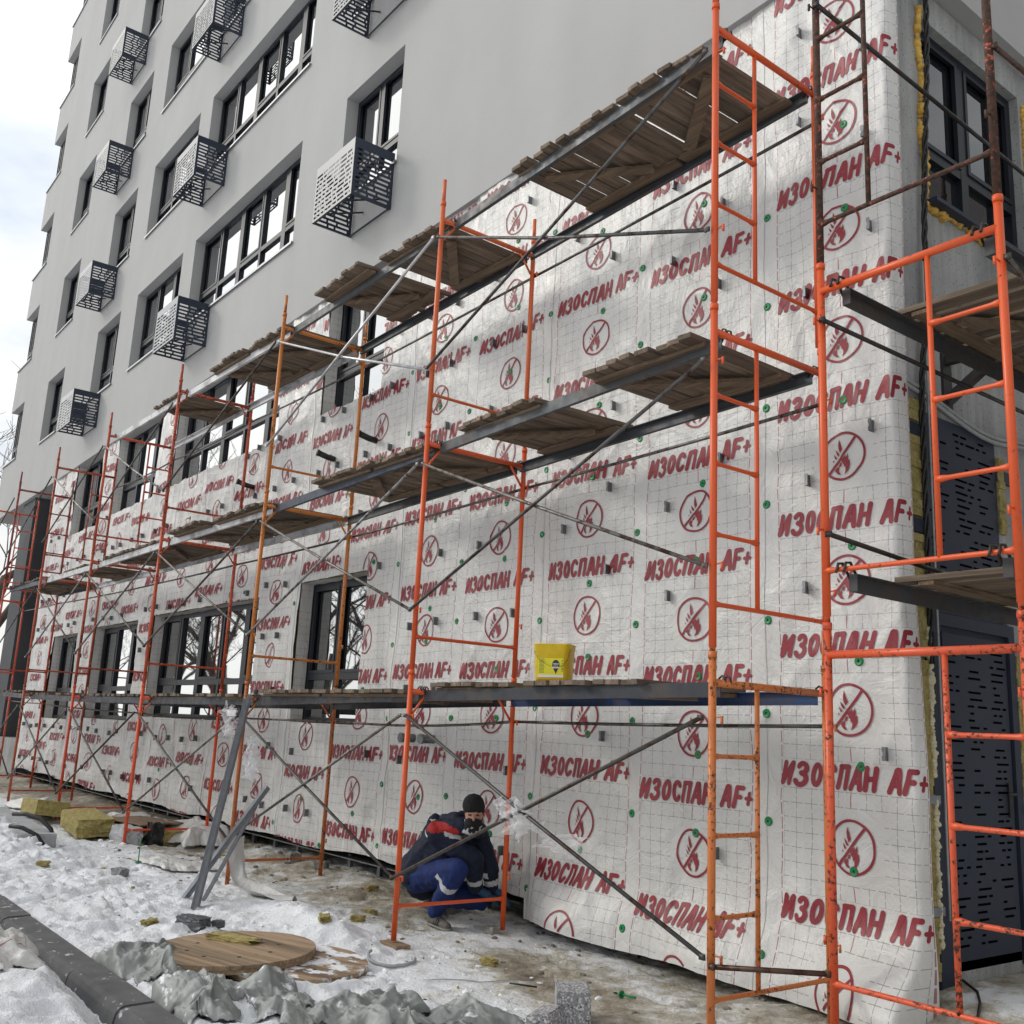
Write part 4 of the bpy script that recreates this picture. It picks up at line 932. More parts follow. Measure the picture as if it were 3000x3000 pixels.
for zt_, nm, dkz in ((4.20, 'upper', 4.20), (2.62, 'lower', 2.62)):
    for xx, sd_ in ((SX0+.10, 'left'), (1.5, 'right')):
        root = empty('deck_beam', (xx, .36, zt_-.02)); mb = MB(); mb.box((-.003, 0, -.09), (.003, 2.9, 0)); mb.box((.003, 0, -.005), (.045, 2.9, 0)); mb.box((-.003, -.004, -.09), (.045, 0, 0)); mb.build('channel', BEAM, root).color = (.05, .052, .055, 1)
        mb = MB()
        for q in (-.02, .025): mb.tube([(q, .03, -.02), (q, .0, .02), (q, -.03, .055), (q, -.07, .05), (q, -.09, .0)], .0075, 8)
        mb.build('hooks', STEEL, root, True).color = (.06, .055, .05, 1)
        tag(root, '%s %s steel beam of the corner scaffold deck' % (sd_, nm), 'deck beam', 'beams of the corner scaffold')
def side_panel(y0, y1, z, seed, lab):
    o = plank_panel(0, y1-y0, z, 0, 90, seed, width=1.08); o.location = (SX0+.56, (y0+y1)/2, z); tag(o, lab, 'plank panel', 'plank panels of the corner scaffold')
side_panel(.94, 2.1, 4.215, 900, 'plank panel on the upper deck of the corner scaffold, nearer piece')
side_panel(2.13, 3.3, 4.215, 901, 'plank panel on the upper deck of the corner scaffold, farther piece at the right edge')
side_panel(.90, 2.1, 2.635, 902, 'plank panel on the lower deck of the corner scaffold in front of the slotted door')
# ground tie from row one to the corner frame
rod('brace_tube', [(.12, -.02, .63), (.58, .28, .66)], .0135, (.10, .06, .045), 'short rusty bar linking the ladder frame to the corner frame near the ground', 'brace', 'tubes of the corner scaffold')

# ================================================================== YELLOW BUCKET
bu = empty('bucket', (-1.52, .26, SPD+.079), R(32)); bu.scale = (.73, .73, .92); tag(bu, 'yellow plastic primer bucket with wire handle and black drop logo standing on the lowest deck', 'bucket')
def rrect(hx, hy, r, n=5):
    P = []
    for cx_, cy_, a0 in ((hx-r, hy-r, 0), (-hx+r, hy-r, 90), (-hx+r, -hy+r, 180), (hx-r, -hy+r, 270)):
        for i in range(n+1): P.append((cx_+r*math.cos(R(a0+90*i/n)), cy_+r*math.sin(R(a0+90*i/n))))
    return P
YEL = m_noise('yellow_plastic', (.62, .40, .008), (.78, .55, .02), .38, 8, 0, .2, .002); n = N(YEL); 
HB = .27
def loft(mb, prof_):
    rings = []
    for hx, hy, r, z in prof_:
        i = len(mb.v); P = rrect(hx, hy, r); mb.v += [(a, b_, z) for a, b_ in P]; rings.append((i, len(P)))
    for (a, n_), (b_, _) in zip(rings, rings[1:]):
        for j in range(n_): mb.f.append((a+j, a+(j+1) % n_, b_+(j+1) % n_, b_+j)); mb.mi.append(0)
    mb.f.append(tuple(reversed(range(rings[0][0], rings[0][0]+rings[0][1])))); mb.mi.append(0)
mb = MB(); loft(mb, [(.145, .105, .04, 0), (.155, .115, .045, .02), (.168, .125, .05, .225), (.172, .129, .05, .228), (.172, .129, .05, .262), (.176, .132, .05, .264), (.176, .132, .05, .270), (.168, .125, .05, .270), (.150, .11, .045, .05)]); mb.build('tub', YEL, bu, True)
WHT = mat('label_white', (.7, .68, .72), .5); BLK = mat('label_black', (.02, .02, .024), .45); LYE = mat('label_yellow', (.66, .60, .01), .42); TXG = mat('label_print', (.16, .16, .02), .5)
lab = empty('label'); lab.parent = bu; lab.location = (0, 0, 0)
def fy(z): return -(.115+(z-.02)*.0488)-.003
def lq(name, x0, x1, z0, z1, mt, dd=0):
    mb = MB(); mb.quad((x0, fy(z0)-dd, z0), (x1, fy(z0)-dd, z0), (x1, fy(z1)-dd, z1), (x0, fy(z1)-dd, z1)); return mb.build(name, mt, lab)
mb = MB(); mb.box((-.118, fy(.02)-.0, .022), (.128, fy(.02)+.002, .024)); 
lq('field', -.118, .128, .045, .165, LYE); lq('white_band', -.118, .128, .028, .045, WHT)
for i in range(11): lq('small_print', -.105, -.105+.055*random.Random(i).uniform(.75, 1), .155-.0095*i, .159-.0095*i, TXG, .001)
for i in range(8): lq('small_print', .108, .108+.02*random.Random(i).uniform(.6, 1), .148-.011*i, .153-.011*i, TXG, .001)
mb = MB(); P = [(.055+.035*math.cos(R(a)), .118+.035*math.sin(R(a))) for a in range(-30, 211, 12)]+[(.055, .053)]
mb.f.append(tuple(range(len(P)))); mb.v += [(a, fy(b_)-.0015, b_) for a, b_ in P]; mb.mi.append(0); mb.build('drop_logo', BLK, lab)
lq('logo_band', .024, .086, .093, .101, WHT, .0025)
def text_mesh(body, size, mt, parent, M_):
    cu = bpy.data.curves.new('t', 'FONT'); cu.body = body; cu.size = size; cu.align_x = 'CENTER'; cu.offset = size*.02
    to = bpy.data.objects.new('t', cu); COL.objects.link(to); bpy.context.view_layer.update()
    me = bpy.data.meshes.new_from_object(to.evaluated_get(bpy.context.evaluated_depsgraph_get())); bpy.data.objects.remove(to); me.transform(M_); me.materials.clear(); me.materials.append(mt); return link('lettering', me, parent)
text_mesh('vetonit', .019, WHT, lab, Matrix.Translation((.055, fy(.12)-.003, .119)) @ Matrix.Rotation(R(90), 4, 'X'))
text_mesh('prim-uni', .013, WHT, lab, Matrix.Translation((.055, fy(.12)-.003, .105)) @ Matrix.Rotation(R(90), 4, 'X'))
mb = MB(); mb.tube([(-.172, -.06, .235), (-.15, -.14, .20), (-.09, -.17, .15), (.0, -.175, .11), (.07, -.17, .098), (.13, -.15, .11), (.168, -.12, .16), (.178, -.06, .235)], .0022, 6); mb.build('handle', STEEL, bu, True).color = (.2, .18, .12, 1)

# ================================================================== WORKER
def hull_caps(caps, voxel, name, mt, parent=None, smooth=3, fold=0., fs=14, seed=0):
    bm = bmesh.new()
    for p0, r0, p1, r1 in caps:
        b_ = bmesh.new()
        for p, r_ in ((p0, r0), (p1, r1)):
            rr = r_ if isinstance(r_, (tuple, list)) else (r_, r_, r_)
            bmesh.ops.create_icosphere(b_, subdivisions=2, radius=1, matrix=Matrix.Translation(Vector(p)) @ Matrix.Diagonal((*rr, 1)))
        g = bmesh.ops.convex_hull(b_, input=b_.verts); 
        bmesh.ops.delete(b_, geom=[e for e in set(g['geom_interior']+g['geom_unused']) if isinstance(e, bmesh.types.BMVert)], context='VERTS')
        t_ = bpy.data.meshes.new('t'); b_.to_mesh(t_); b_.free(); bm.from_mesh(t_); bpy.data.meshes.remove(t_)
    me = bpy.data.meshes.new(name); bm.to_mesh(me); bm.free(); o = link(name, me)
    md = o.modifiers.new('r', 'REMESH'); md.mode = 'VOXEL'; md.voxel_size = voxel
    if smooth: ms = o.modifiers.new('s', 'SMOOTH'); ms.iterations = smooth; ms.factor = .6
    bpy.context.view_layer.update(); me2 = bpy.data.meshes.new_from_object(o.evaluated_get(bpy.context.evaluated_depsgraph_get())); bpy.data.objects.remove(o)
    if fold:
        for v in me2.vertices:
            c_ = v.co*fs+Vector((seed, 0, 0)); nn = mnoise.noise(Vector((c_.x, c_.y, c_.z*.6)))+.5*mnoise.noise(c_*2.1)
            v.co += v.normal*fold*nn
    me2.name = name; me2.materials.clear()
    for m_ in (mt if isinstance(mt, (list, tuple)) else [mt]): me2.materials.append(m_)
    for p in me2.polygons: p.use_smooth = True
    return link(name, me2, parent)
JK = m_noise('navy_jacket', (.006, .010, .024), (.012, .018, .040), .75, 12, 0, .5, .01, .3); TR = m_noise('blue_trousers', (.006, .017, .085), (.011, .027, .13), .8, 10, 0, .4, .01, .3)
REFL = m_noise('reflective_band', (.38, .39, .40), (.55, .56, .57), .4, 20, 0, .2, .004); REDC = m_noise('red_yoke', (.28, .006, .006), (.36, .01, .01), .75, 8, 0, 0)
KNIT = m_noise('black_knit', (.005, .005, .006), (.011, .011, .012), .95, 40, 0, .5, .004); SKIN = m_noise('skin', (.36, .17, .115), (.44, .22, .16), .55, 20, 0, 0)
GLOVE = m_noise('blue_glove', (.006, .04, .09), (.01, .06, .13), .6, 20, 0, .2); SHOE = m_noise('grey_shoe', (.075, .07, .062), (.13, .12, .105), .8, 12); SOLE = mat('pale_sole', (.20, .195, .18), .7); EYE = mat('eye', (.015, .012, .012), .2)
gw = g1(-3.4, .8)
W_ = empty('person', (-3.5, .85, gw)); tag(W_, 'person crouching behind the orange frame in navy jacket, blue trousers, black hat and face mask', 'person')
def wp(caps): return [(Vector(a)-Vector((-3.5, .85, gw)), r_, Vector(b_)-Vector((-3.5, .85, gw)), s_) for a, r_, b_, s_ in caps]
HD = Vector((-3.09, .80, 1.075)); fd = Vector((.80, -.58, -.10)).normalized(); sdv = Vector((.58, .80, 0)).normalized(); upv = fd.cross(sdv)*-1
if upv.z < 0: upv = -upv
sh_n, sh_f = Vector((-3.40, .66, .90)), Vector((-3.33, 1.02, .90)); hip_n, hip_f = Vector((-3.80, .78, .50)), Vector((-3.82, .98, .50))
kn, kf = Vector((-3.13, .70, .645)), Vector((-3.36, 1.10, .36)); an, af = Vector((-3.47, .75, .29)), Vector((-3.86, 1.02, .27))
el_n, wr_n = Vector((-3.17, .88, .67)), Vector((-3.27, .99, .47)); el_f, wr_f = Vector((-3.22, 1.08, .64)), Vector((-3.24, 1.14, .46))
hand_n = Vector((-3.19, 1.04, .42)); hand_f = Vector((-3.17, 1.18, .42))
body = hull_caps(wp([(hip_n+Vector((0, 0, .03)), .09, hip_f+Vector((0, 0, .03)), .09), ((hip_n+hip_f)/2+Vector((0, 0, .06)), .10, (sh_n+sh_f)/2, .12), (sh_n, .06, sh_f, .06), ((sh_n+sh_f)/2+Vector((.03, 0, .02)), .06, HD-Vector((.02, 0, .09)), .05), (hip_n, .07, kn, .055), (kn, .055, an, .04), (hip_f, .07, kf, .055), (kf, .055, af, .04), (sh_n, .05, el_n, .04), (el_n, .04, wr_n, .028), (sh_f, .05, el_f, .04), (el_f, .04, wr_f, .028),
    (HD+Vector((0, 0, .02)), (.078, .078, .10), HD+fd*.02-Vector((0, 0, .03)), (.068, .066, .085)), (HD+fd*.088-upv*.005, .010, HD+fd*.102-upv*.035, .014)]), .011, 'body', SKIN, W_, 2)
jk = hull_caps(wp([(hip_n+Vector((-.04, -.02, .04)), .15, hip_f+Vector((-.04, .02, .04)), .15), (hip_n+Vector((-.02, 0, .05)), .17, (sh_n+sh_f)/2+Vector((-.10, -.04, -.06)), .17), (hip_f+Vector((0, 0, .06)), .15, (sh_n+sh_f)/2+Vector((-.06, .06, -.04)), .15), ((-3.55, .82, .70), .18, (-3.42, .84, .84), .15), ((-3.36, .86, .84), .12, (-3.38, .92, .62), .12), ((-3.84, .82, .54), .15, (-3.88, .86, .42), .13),
    (sh_n, .095, sh_f, .095), (sh_n+Vector((.02, .02, .02)), .085, HD+Vector((-.09, -.02, -.11)), .075), (sh_f, .08, HD+Vector((-.05, .05, -.12)), .075), (sh_n, .098, el_n+Vector((0, 0, .04)), .085), (el_n+Vector((0, 0, .04)), .088, wr_n, .058), (sh_f, .09, el_f, .075), (el_f, .075, wr_f, .052),
    (Vector((-3.66, .80, .93)), .05, Vector((-3.62, .95, .93)), .055), (Vector((-3.70, .78, .86)), .045, Vector((-3.55, .74, .99)), .05), (Vector((-3.42, .75, 1.0)), .05, Vector((-3.25, .75, 1.03)), .045), (Vector((-3.60, .86, .90)), .06, Vector((-3.30, .84, 1.02)), .06)]), .011, 'jacket', [JK, REDC, REFL], W_, 4, .012, 13, 2)
# colour patches of the jacket: red yoke on the near shoulder, reflective bands
org = Vector((-3.5, .85, gw))
for p in jk.data.polygons:
    c_ = p.center+org; r_ = (c_-sh_n)
    if c_.y < .80 and c_.z > .905 and -3.41 < c_.x < -3.17 and c_.z < .99-.4*max(0, c_.x+3.28): p.material_index = 1
    s_ = (c_.x+3.56)*.62+(c_.z-.90)*1.0          # sloping band behind the shoulder
    if c_.y < .86 and abs((c_.x+3.475)*.75+(c_.z-.925)*.65) < .022 and .865 < c_.z < .985: p.material_index = 2
    if c_.y < .80 and -3.28 < c_.x < -3.17 and .862 < c_.z+.3*(c_.x+3.22) < .905: p.material_index = 2
    t_ = (c_-el_n).dot((wr_n-el_n).normalized())
    if .14 < t_ < .185 and (c_-el_n-(wr_n-el_n).normalized()*t_).length < .11: p.material_index = 2
    t_ = (c_-el_f).dot((wr_f-el_f).normalized())
    if .10 < t_ < .15 and (c_-el_f-(wr_f-el_f).normalized()*t_).length < .09: p.material_index = 2
tr = hull_caps(wp([(hip_n, .14, hip_f, .14), (hip_n, .135, kn, .09), (kn, .09, an+Vector((-.01, 0, -.015)), .066), (hip_f, .12, kf, .085), (kf, .085, af+Vector((0, 0, .02)), .06)]), .011, 'trousers', [TR, REFL], W_, 3, .012, 12, 5)
for p in tr.data.polygons:
    c_ = p.center+org; d_ = (an-kn).normalized(); t_ = (c_-kn).dot(d_)
    if .15 < t_ < .205 and (c_-kn-d_*t_).length < .13: p.material_index = 1
hat = hull_caps(wp([(HD+Vector((-.004, .0, .050)), (.094, .094, .085), HD+Vector((-.01, .0, .075)), (.09, .09, .08)), (HD-fd*.02+Vector((0, 0, .02)), (.09, .09, .06), HD-fd*.03, (.082, .082, .06))]), .009, 'hat', KNIT, W_, 2)
mk = hull_caps(wp([(HD+fd*.03-upv*.075, (.078, .078, .045), HD-fd*.02-upv*.10, (.075, .075, .05)), (HD+fd*.05-upv*.042, (.060, .060, .026), HD-fd*.02-upv*.06, (.082, .082, .03)), (HD-upv*.12, (.085, .085, .03), HD-upv*.15-fd*.01, (.1, .1, .03))]), .009, 'face_mask', KNIT, W_, 2)
WHP = mat('mask_print', (.35, .36, .38), .8); mk.data.materials.append(WHP)
for p in mk.data.polygons:
    if mnoise.noise((p.center+org)*34) > .22 and mnoise.noise((p.center)*11+Vector((4, 2, 1))) > -.1: p.material_index = 1
for s_ in (-1, 1):
    mb = MB(); e = HD+fd*.083+sdv*.031*s_+upv*.0-org
    hull_caps([(e-sdv*.008, .0075, e+sdv*.008, .0075)], .004, 'eye', EYE, W_, 1)
    e2 = HD+fd*.080+sdv*.032*s_+upv*.020-org; hull_caps([(e2-sdv*.013, .003, e2+sdv*.013, .003)], .003, 'eyebrow', KNIT, W_, 0)
def hand(h, w_, seed):
    d = (h-w_).normalized(); n_ = Vector((0, 0, 1)).cross(d).normalized(); dn = d.cross(n_); caps = [(w_, .028, h-d*.02, .036), (h-d*.03+n_*.02, .024, h+d*.02-n_*.02, .024)]
    for i in range(4):
        o_ = n_*(.03-.02*i); l_ = (.034, .04, .038, .028)[i]; a = h+d*.015+o_; b_ = a+d*l_-Vector((0, 0, .012)); c_ = b_+d*l_*.6-Vector((0, 0, .03)); caps += [(a, .0105, b_, .0095), (b_, .0095, c_, .008)]
    t0 = h-d*.03+n_*.03; t1 = t0+n_*.025+d*.025-Vector((0, 0, .012)); t2 = t1+d*.025-Vector((0, 0, .018)); caps += [(t0, .014, t1, .0115), (t1, .0115, t2, .0095)]
    return hull_caps(wp(caps), .0055, 'glove', GLOVE, W_, 1)
hand(hand_n+Vector((.02, .02, 0)), wr_n, 1); hand(hand_f, wr_f, 2)
def shoe(heel, toe, zt, name='shoe', lift=0.):
    h, t_ = Vector(heel), Vector(toe); d = (t_-h).normalized(); caps = [(h+Vector((0, 0, .045)), (.045, .042, .045), h+d*.1+Vector((0, 0, .055)), (.05, .045, .05)), (h+d*.1+Vector((0, 0, .045)), .045, t_-d*.05+Vector((0, 0, .03)), .035), (h+d*.03+Vector((0, 0, .07)), .045, h+d*.03+Vector((0, 0, .11)), .042)]
    o = hull_caps(wp(caps), .009, name, SHOE, W_, 2)
    s_ = hull_caps(wp([(h+Vector((0, 0, .012)), (.048, .045, .016), t_-d*.04+Vector((0, 0, .012)), (.045, .045, .014))]), .008, 'sole', SOLE, o, 1)
    for i in range(3):
        c_ = h+d*(.10+.032*i)+Vector((0, -.0, .05)); hull_caps(wp([(c_+Vector((0, -.046, -.02)), .006, c_+Vector((.01, -.03, .038)), .006)]), .005, 'stripe', BLACK, o, 0)
shoe((-3.55, .77, gw), (-3.24, .74, gw), 0); shoe((-3.98, 1.0, gw+.03), (-3.72, 1.04, gw), 0)

# ================================================================== GROUND OBJECTS
def at(x, y, dz=0.): return (x, y, g1(x, y)+dz)
# spool discs
def disc(x, y, r, z, lab, seed, tilt=(0, 0), rz=0):
    root = empty('spool_disc', (x, y, z), R(rz)); root.rotation_euler.x = R(tilt[0]); root.rotation_euler.y = R(tilt[1]); tag(root, lab, 'wooden disc', 'round wooden cable spool ends')
    rnd = random.Random(seed); mb = MB(); yb = -r
    while yb < r-.005:
        wd = min(.105, r-yb); n_ = 9; top, bot = [], []
        a0 = [(math.sqrt(max(0, r*r-(yb+wd*i/n_)**2)), yb+wd*i/n_) for i in range(n_+1)]; g_ = .0015
        ring = [(xx, min(max(yy, yb+g_), yb+wd-g_)) for xx, yy in a0]+[(-xx, min(max(yy, yb+g_), yb+wd-g_)) for xx, yy in reversed(a0)]
        for z0, z1 in ((.026, .05),):
            i = len(mb.v); m_ = len(ring); mb.v += [(a, b_, z0) for a, b_ in ring]+[(a, b_, z1+rnd.uniform(0, .002)) for a, b_ in ring]
            mb.f.append(tuple(range(i+m_, i+2*m_))); mb.mi.append(0); mb.f.append(tuple(reversed(range(i, i+m_)))); mb.mi.append(0)
            for j in range(m_): mb.f.append((i+j, i+(j+1) % m_, i+m_+(j+1) % m_, i+m_+j)); mb.mi.append(0)
        yb += wd
    mb.build('top_boards', PLYS if seed == 5 else PLY, root)
    mb = MB(); mb.tube([(0, 0, 0), (0, 0, .0255)], r-.004, 48); o = mb.build('lower_layer', PLY, root); 
    for i in range(8):
        mb = MB(); a = i*.785+.3; q = r*.55; mb.tube([(q*math.cos(a), q*math.sin(a), .045), (q*math.cos(a), q*math.sin(a), .0525)], .014, 8); mb.build('bolt', BLACK, root)
disc(-2.93, -1.20, .53, .21, 'nearer round wooden spool end with yellow wool scrap on it', 4, (1.5, -1.), 12)
disc(-2.60, -.92, .47, .172, 'half-buried round wooden spool end beside the first, snow on its boards', 5, (.5, 2), 30)
# lumps of wool and debris
def chunk(name, size, loc, mt, seed, rz=0, rough=.12, sub=3, rx=0, ry=0):
    bm = bmesh.new(); bmesh.ops.create_cube(bm, size=1); bmesh.ops.subdivide_edges(bm, edges=bm.edges, cuts=sub*3, use_grid_fill=True)
    for v in bm.verts:
        v.co += Vector(mnoise.noise_vector(v.co*3+Vector((seed, 0, 0))))*rough*.5+Vector(mnoise.noise_vector(v.co*9+Vector((0, seed, 0))))*rough*.25
        v.co = Vector((v.co.x*size[0], v.co.y*size[1], v.co.z*size[2]))
    me = bpy.data.meshes.new(name); bm.to_mesh(me); bm.free(); me.materials.append(mt); o = link(name, me, None, loc); o.rotation_euler = (R(rx), R(ry), R(rz)); return o
tag(chunk('wool_scrap', (.36, .11, .035), (-3.12, -1.12, .277), WOOL, 3, 25, .3), 'torn yellow wool scrap lying on the nearer wooden disc', 'wool scrap')
tag(chunk('wool_slab', (1.1, .42, .21), (-10.25, -.12, .34), WOOL, 4, -4, .10, 4, 3, 2), 'broken yellow mineral wool slab in front, torn top surface', 'wool slab', 'yellow wool slabs')
tag(chunk('wool_slab', (1.0, .42, .2), (-11.95, -.22, .38), WOOL, 9, -2, .05, 4, -6, -3), 'yellow mineral wool slab standing behind the broken one', 'wool slab', 'yellow wool slabs')
tag(chunk('wool_slab', (.4, .3, .16), at(-9.25, .55, .07), WOOL, 12, 10, .1), 'small yellow wool piece beside the black rag', 'wool slab', 'yellow wool slabs')
gs = chunk('concrete_slab', (3.4, .40, .26), (-10.25, -1.02, .26), m_noise('slab_concrete', (.30, .31, .32), (.46, .47, .48), .85, 6), 2, -3, .01, 3); tag(gs, 'long pale concrete kerbstone lying in the snow beside the wool slabs', 'kerbstone')
mb = MB()
P1 = [(-9.15, -1.25, .55), (-9.0, -1.15, .56), (-8.85, -1.02, .52), (-8.72, -.93, .42), (-8.66, -.90, .28), (-8.66, -.89, .1)]
mb.tube(P1, .024, 10); tag(mb.build('hose', BLACK, None, True), 'longer black corrugated hose stub bending over the pale kerbstone', 'hose', 'black hose stubs')
mb = MB(); mb.tube([(-8.75, -1.36, .46), (-8.65, -1.25, .45), (-8.52, -1.12, .38), (-8.45, -1.04, .26), (-8.44, -1.02, .1)], .022, 10); tag(mb.build('hose', BLACK, None, True), 'shorter black hose stub in front of the longer one', 'hose', 'black hose stubs')
# leaning steel profiles (C studs)
def cprof(p0, p1, label, wdt=.06, hgt=.027):
    p0, p1 = Vector(p0), Vector(p1); d = p1-p0; L_ = d.length; Mx = Matrix.Translation(p0) @ d.to_track_quat('Z', 'X').to_matrix().to_4x4() @ Matrix.Rotation(R(35), 4, 'Z'); mb = MB(); t = .0012
    mb.box((-wdt/2, 0, 0), (-wdt*.17, t, L_), Mx); mb.box((wdt*.17, 0, 0), (wdt/2, t, L_), Mx); mb.box((-wdt*.17, .006, 0), (wdt*.17, .006+t, L_), Mx); mb.box((-wdt*.17-t, 0, 0), (-wdt*.17, .006, L_), Mx); mb.box((wdt*.17, 0, 0), (wdt*.17+t, .006, L_), Mx)
    for s_ in (-1, 1): mb.box((s_*wdt/2-t/2, -hgt, 0), (s_*wdt/2+t/2, t, L_), Mx)
    return mb.build('steel_profile', PROFILE), label
LEAN = [((-4.92, -.69, .16), (-5.66, -.09, 1.93), 'longest grey steel profile leaning against the third scaffold frame', .085), ((-5.25, -.66, .17), (-5.25, .02, 1.12), 'short grey steel profile crossing the long one from lower left', .07), ((-5.14, -.53, .17), (-5.47, .02, .93), 'thin grey steel profile at the right of the leaning bundle', .05), ((-4.98, -.64, .16), (-5.70, -.05, 1.94), 'steel profile lying tight behind the longest leaning one', .07)]
for a, b_, lb, wd in LEAN:
    o, lb = cprof(a, b_, lb, wd); tag(o, lb, 'steel profile', 'leaning galvanised profiles')
# crumpled sheets
def crumple(name, cx_, cy_, rx_, ry_, h, mt, seed, label, cat, group, n_=70, thick=.004, uvs=None, base=.01, fold=3.5, rz=0):
    if name == 'grey_sheet': h *= .46; rx_ *= 1.05; ry_ *= 1.1
    rnd = random.Random(seed); U, V = np.meshgrid(np.linspace(-1, 1, n_), np.linspace(-1, 1, n_))
    a = np.arctan2(V, U); rr = np.maximum(np.abs(U), np.abs(V)); edge = 1+.6*(fbm(np.cos(a)*1.8+seed, np.sin(a)*1.8, 3, seed)-.5)*2
    X = U*rx_*edge; Y = V*ry_*edge
    if name == 'grey_sheet':
        X = X+.45*rx_*(vn(U*1.6+3, V*1.6, seed+1)-.5); Y = Y+.45*ry_*(vn(U*1.6, V*1.6+5, seed+2)-.5)
    else:
        X = X+.12*rx_*(fbm(U*3, V*3, 3, seed+1)-.5)*2; Y = Y+.12*ry_*(fbm(U*3, V*3, 3, seed+2)-.5)*2
    th_ = seed*1.3; U1 = U*math.cos(th_)+V*math.sin(th_); V1 = -U*math.sin(th_)+V*math.cos(th_); wv = U1+.25*(vn(U*2, V*2, seed+8)-.5)
    ridg = 1-np.abs(2*vn(wv*fold*.55+seed, V1*.45, seed+3)-1); rid2 = 1-np.abs(2*vn(wv*fold*1.1+V1*.6+4, V1*.7, seed+4)-1); rid3 = 1-np.abs(2*vn(V1*fold*.9+U1*.5, U1*.8+3, seed+7)-1)
    env = 1-.86*np.clip(rr, 0, 1)**3.2
    Z = h*env*(.10+.55*vn(U*1.1+seed, V*1.1, seed+9)+.50*ridg**1.1+.07*rid2**1.3+.03*rid3**2)
    if name == 'grey_sheet':   # long soft folds and one sharp crease, edges lying almost flat
        f1 = .5+.5*np.sin(wv*4.2+2.2*vn(U*1.3, V*1.3, seed+5)+seed); f2 = np.exp(-((V1-.25*np.sin(U1*2+seed))/.10)**2); f3 = .5+.5*np.sin(V1*7+3*vn(U*1.5+7, V*1.5, seed+6))
        Z = h*env*(.18+.60*vn(U*1.2+seed, V*1.2, seed+9)+.42*f1**1.6*(1-.5*rr)+.28*f2+.10*f3**2+.05*rid3)
    c_, s_ = math.cos(R(rz)), math.sin(R(rz)); X, Y = X*c_-Y*s_, X*s_+Y*c_
    Gz = gz(X+cx_, Y+cy_) - g1(cx_, cy_)
    o = grid_mesh(name, X, Y, np.maximum(Z, .0)+Gz+base, mt, None, True, uv=uvs and (X*uvs+.3, Y*uvs+.2), loc=(cx_, cy_, g1(cx_, cy_)))
    pass
    so_ = o.modifiers.new('thickness', 'SOLIDIFY'); so_.thickness = thick; tag(o, label, cat, group); return o
SG = 'crumpled grey sheeting near the kerb'
crumple('grey_sheet', -3.15, -1.72, .24, .22, .16, FOIL, 11, 'crumpled grey sheet farthest left, snow-dusted, beside the wooden disc', 'plastic sheet', SG, fold=4)
crumple('grey_sheet', -2.72, -1.72, .25, .15, .22, FOIL, 12, 'rounded grey sheet hump next to the kerb, left of the tall folded one', 'plastic sheet', SG, fold=3)
crumple('grey_sheet', -2.35, -1.62, .30, .14, .12, FOIL, 13, 'flat grey sheet lying between the wooden discs and the foreground', 'plastic sheet', SG, fold=5)
crumple('grey_sheet', -1.95, -1.83, .26, .15, .30, FOIL, 14, 'tall folded silvery sheet standing on the kerb', 'plastic sheet', SG, fold=3.5)
crumple('grey_sheet', -1.98, -1.38, .28, .17, .14, FOIL, 15, 'grey sheet with rolled edge just below the second disc', 'plastic sheet', SG, fold=4)
crumple('grey_sheet', -1.60, -1.45, .22, .15, .20, FOIL, 16, 'boxy grey sheet with bright top fold in the foreground', 'plastic sheet', SG, fold=2.6)
crumple('grey_sheet', -1.42, -1.16, .25, .15, .18, FOIL, 17, 'large pale grey sheet at the bottom edge right of the boxy one', 'plastic sheet', SG, fold=3)
crumple('grey_sheet', -1.30, -.94, .26, .17, .22, FOIL, 18, 'grey sheet mound at the bottom edge left of the round one', 'plastic sheet', SG, fold=2.4)
crumple('grey_sheet', -1.12, -.58, .22, .17, .16, FOIL, 19, 'rounded grey sheet mound closest to the speckled block', 'plastic sheet', SG, fold=2)
# membrane scraps
MS = 'torn pieces of printed membrane on the ground'
Ur, Vr = np.meshgrid(np.linspace(0, 1, 60), np.linspace(-1, 1, 14))
path = np.array([(-6.05, .10, .60), (-5.95, .06, .50), (-5.75, .02, .34), (-5.55, -.02, .235), (-5.3, .02, .20), (-5.0, .08, .19), (-4.75, .14, .185)]); tp = np.linspace(0, 1, 7)
PX, PY, PZ = [np.interp(Ur, tp, path[:, i]) for i in range(3)]; wd_ = .17*(1-.45*Ur)+.05*(vn(Ur*5, Vr, 3)-.5)
PXx = PX+Vr*wd_*.75; PYy = PY-Vr*wd_*.85; PZz = PZ+.05*(vn(Ur*6, Vr*1.5, 9)-.4)+.03*np.sin(Vr*3+Ur*7); PZz = np.maximum(PZz, gz(PXx, PYy)+.008)
o = grid_mesh('membrane_scrap', PXx, PYy, PZz, MEMB, None, True, uv=(Vr*.17-.1, Ur*1.2)); tag(o, 'white membrane offcut draped down from the third frame foot', 'membrane scrap', MS)
crumple('membrane_scrap', -11.2, .75, 1.1, .4, .16, MEMB, 32, 'heap of white membrane behind the wool slabs', 'membrane scrap', MS, uvs=1., fold=2, thick=.001)
crumple('membrane_scrap', -9.3, .95, .7, .35, .28, MEMB, 33, 'folded white membrane piece against the foot of the wall', 'membrane scrap', MS, uvs=1., fold=2, thick=.001)
crumple('membrane_scrap', -13.2, .1, 1.0, .3, .22, MEMB, 34, 'white membrane heap at the far left behind the slabs', 'membrane scrap', MS, uvs=1., fold=3, thick=.001)
crumple('membrane_scrap', -7.4, .0, .5, .28, .09, MEMB, 35, 'flat pink-printed membrane piece in the middle of the trampled snow', 'membrane scrap', MS, uvs=1., fold=3, thick=.001)
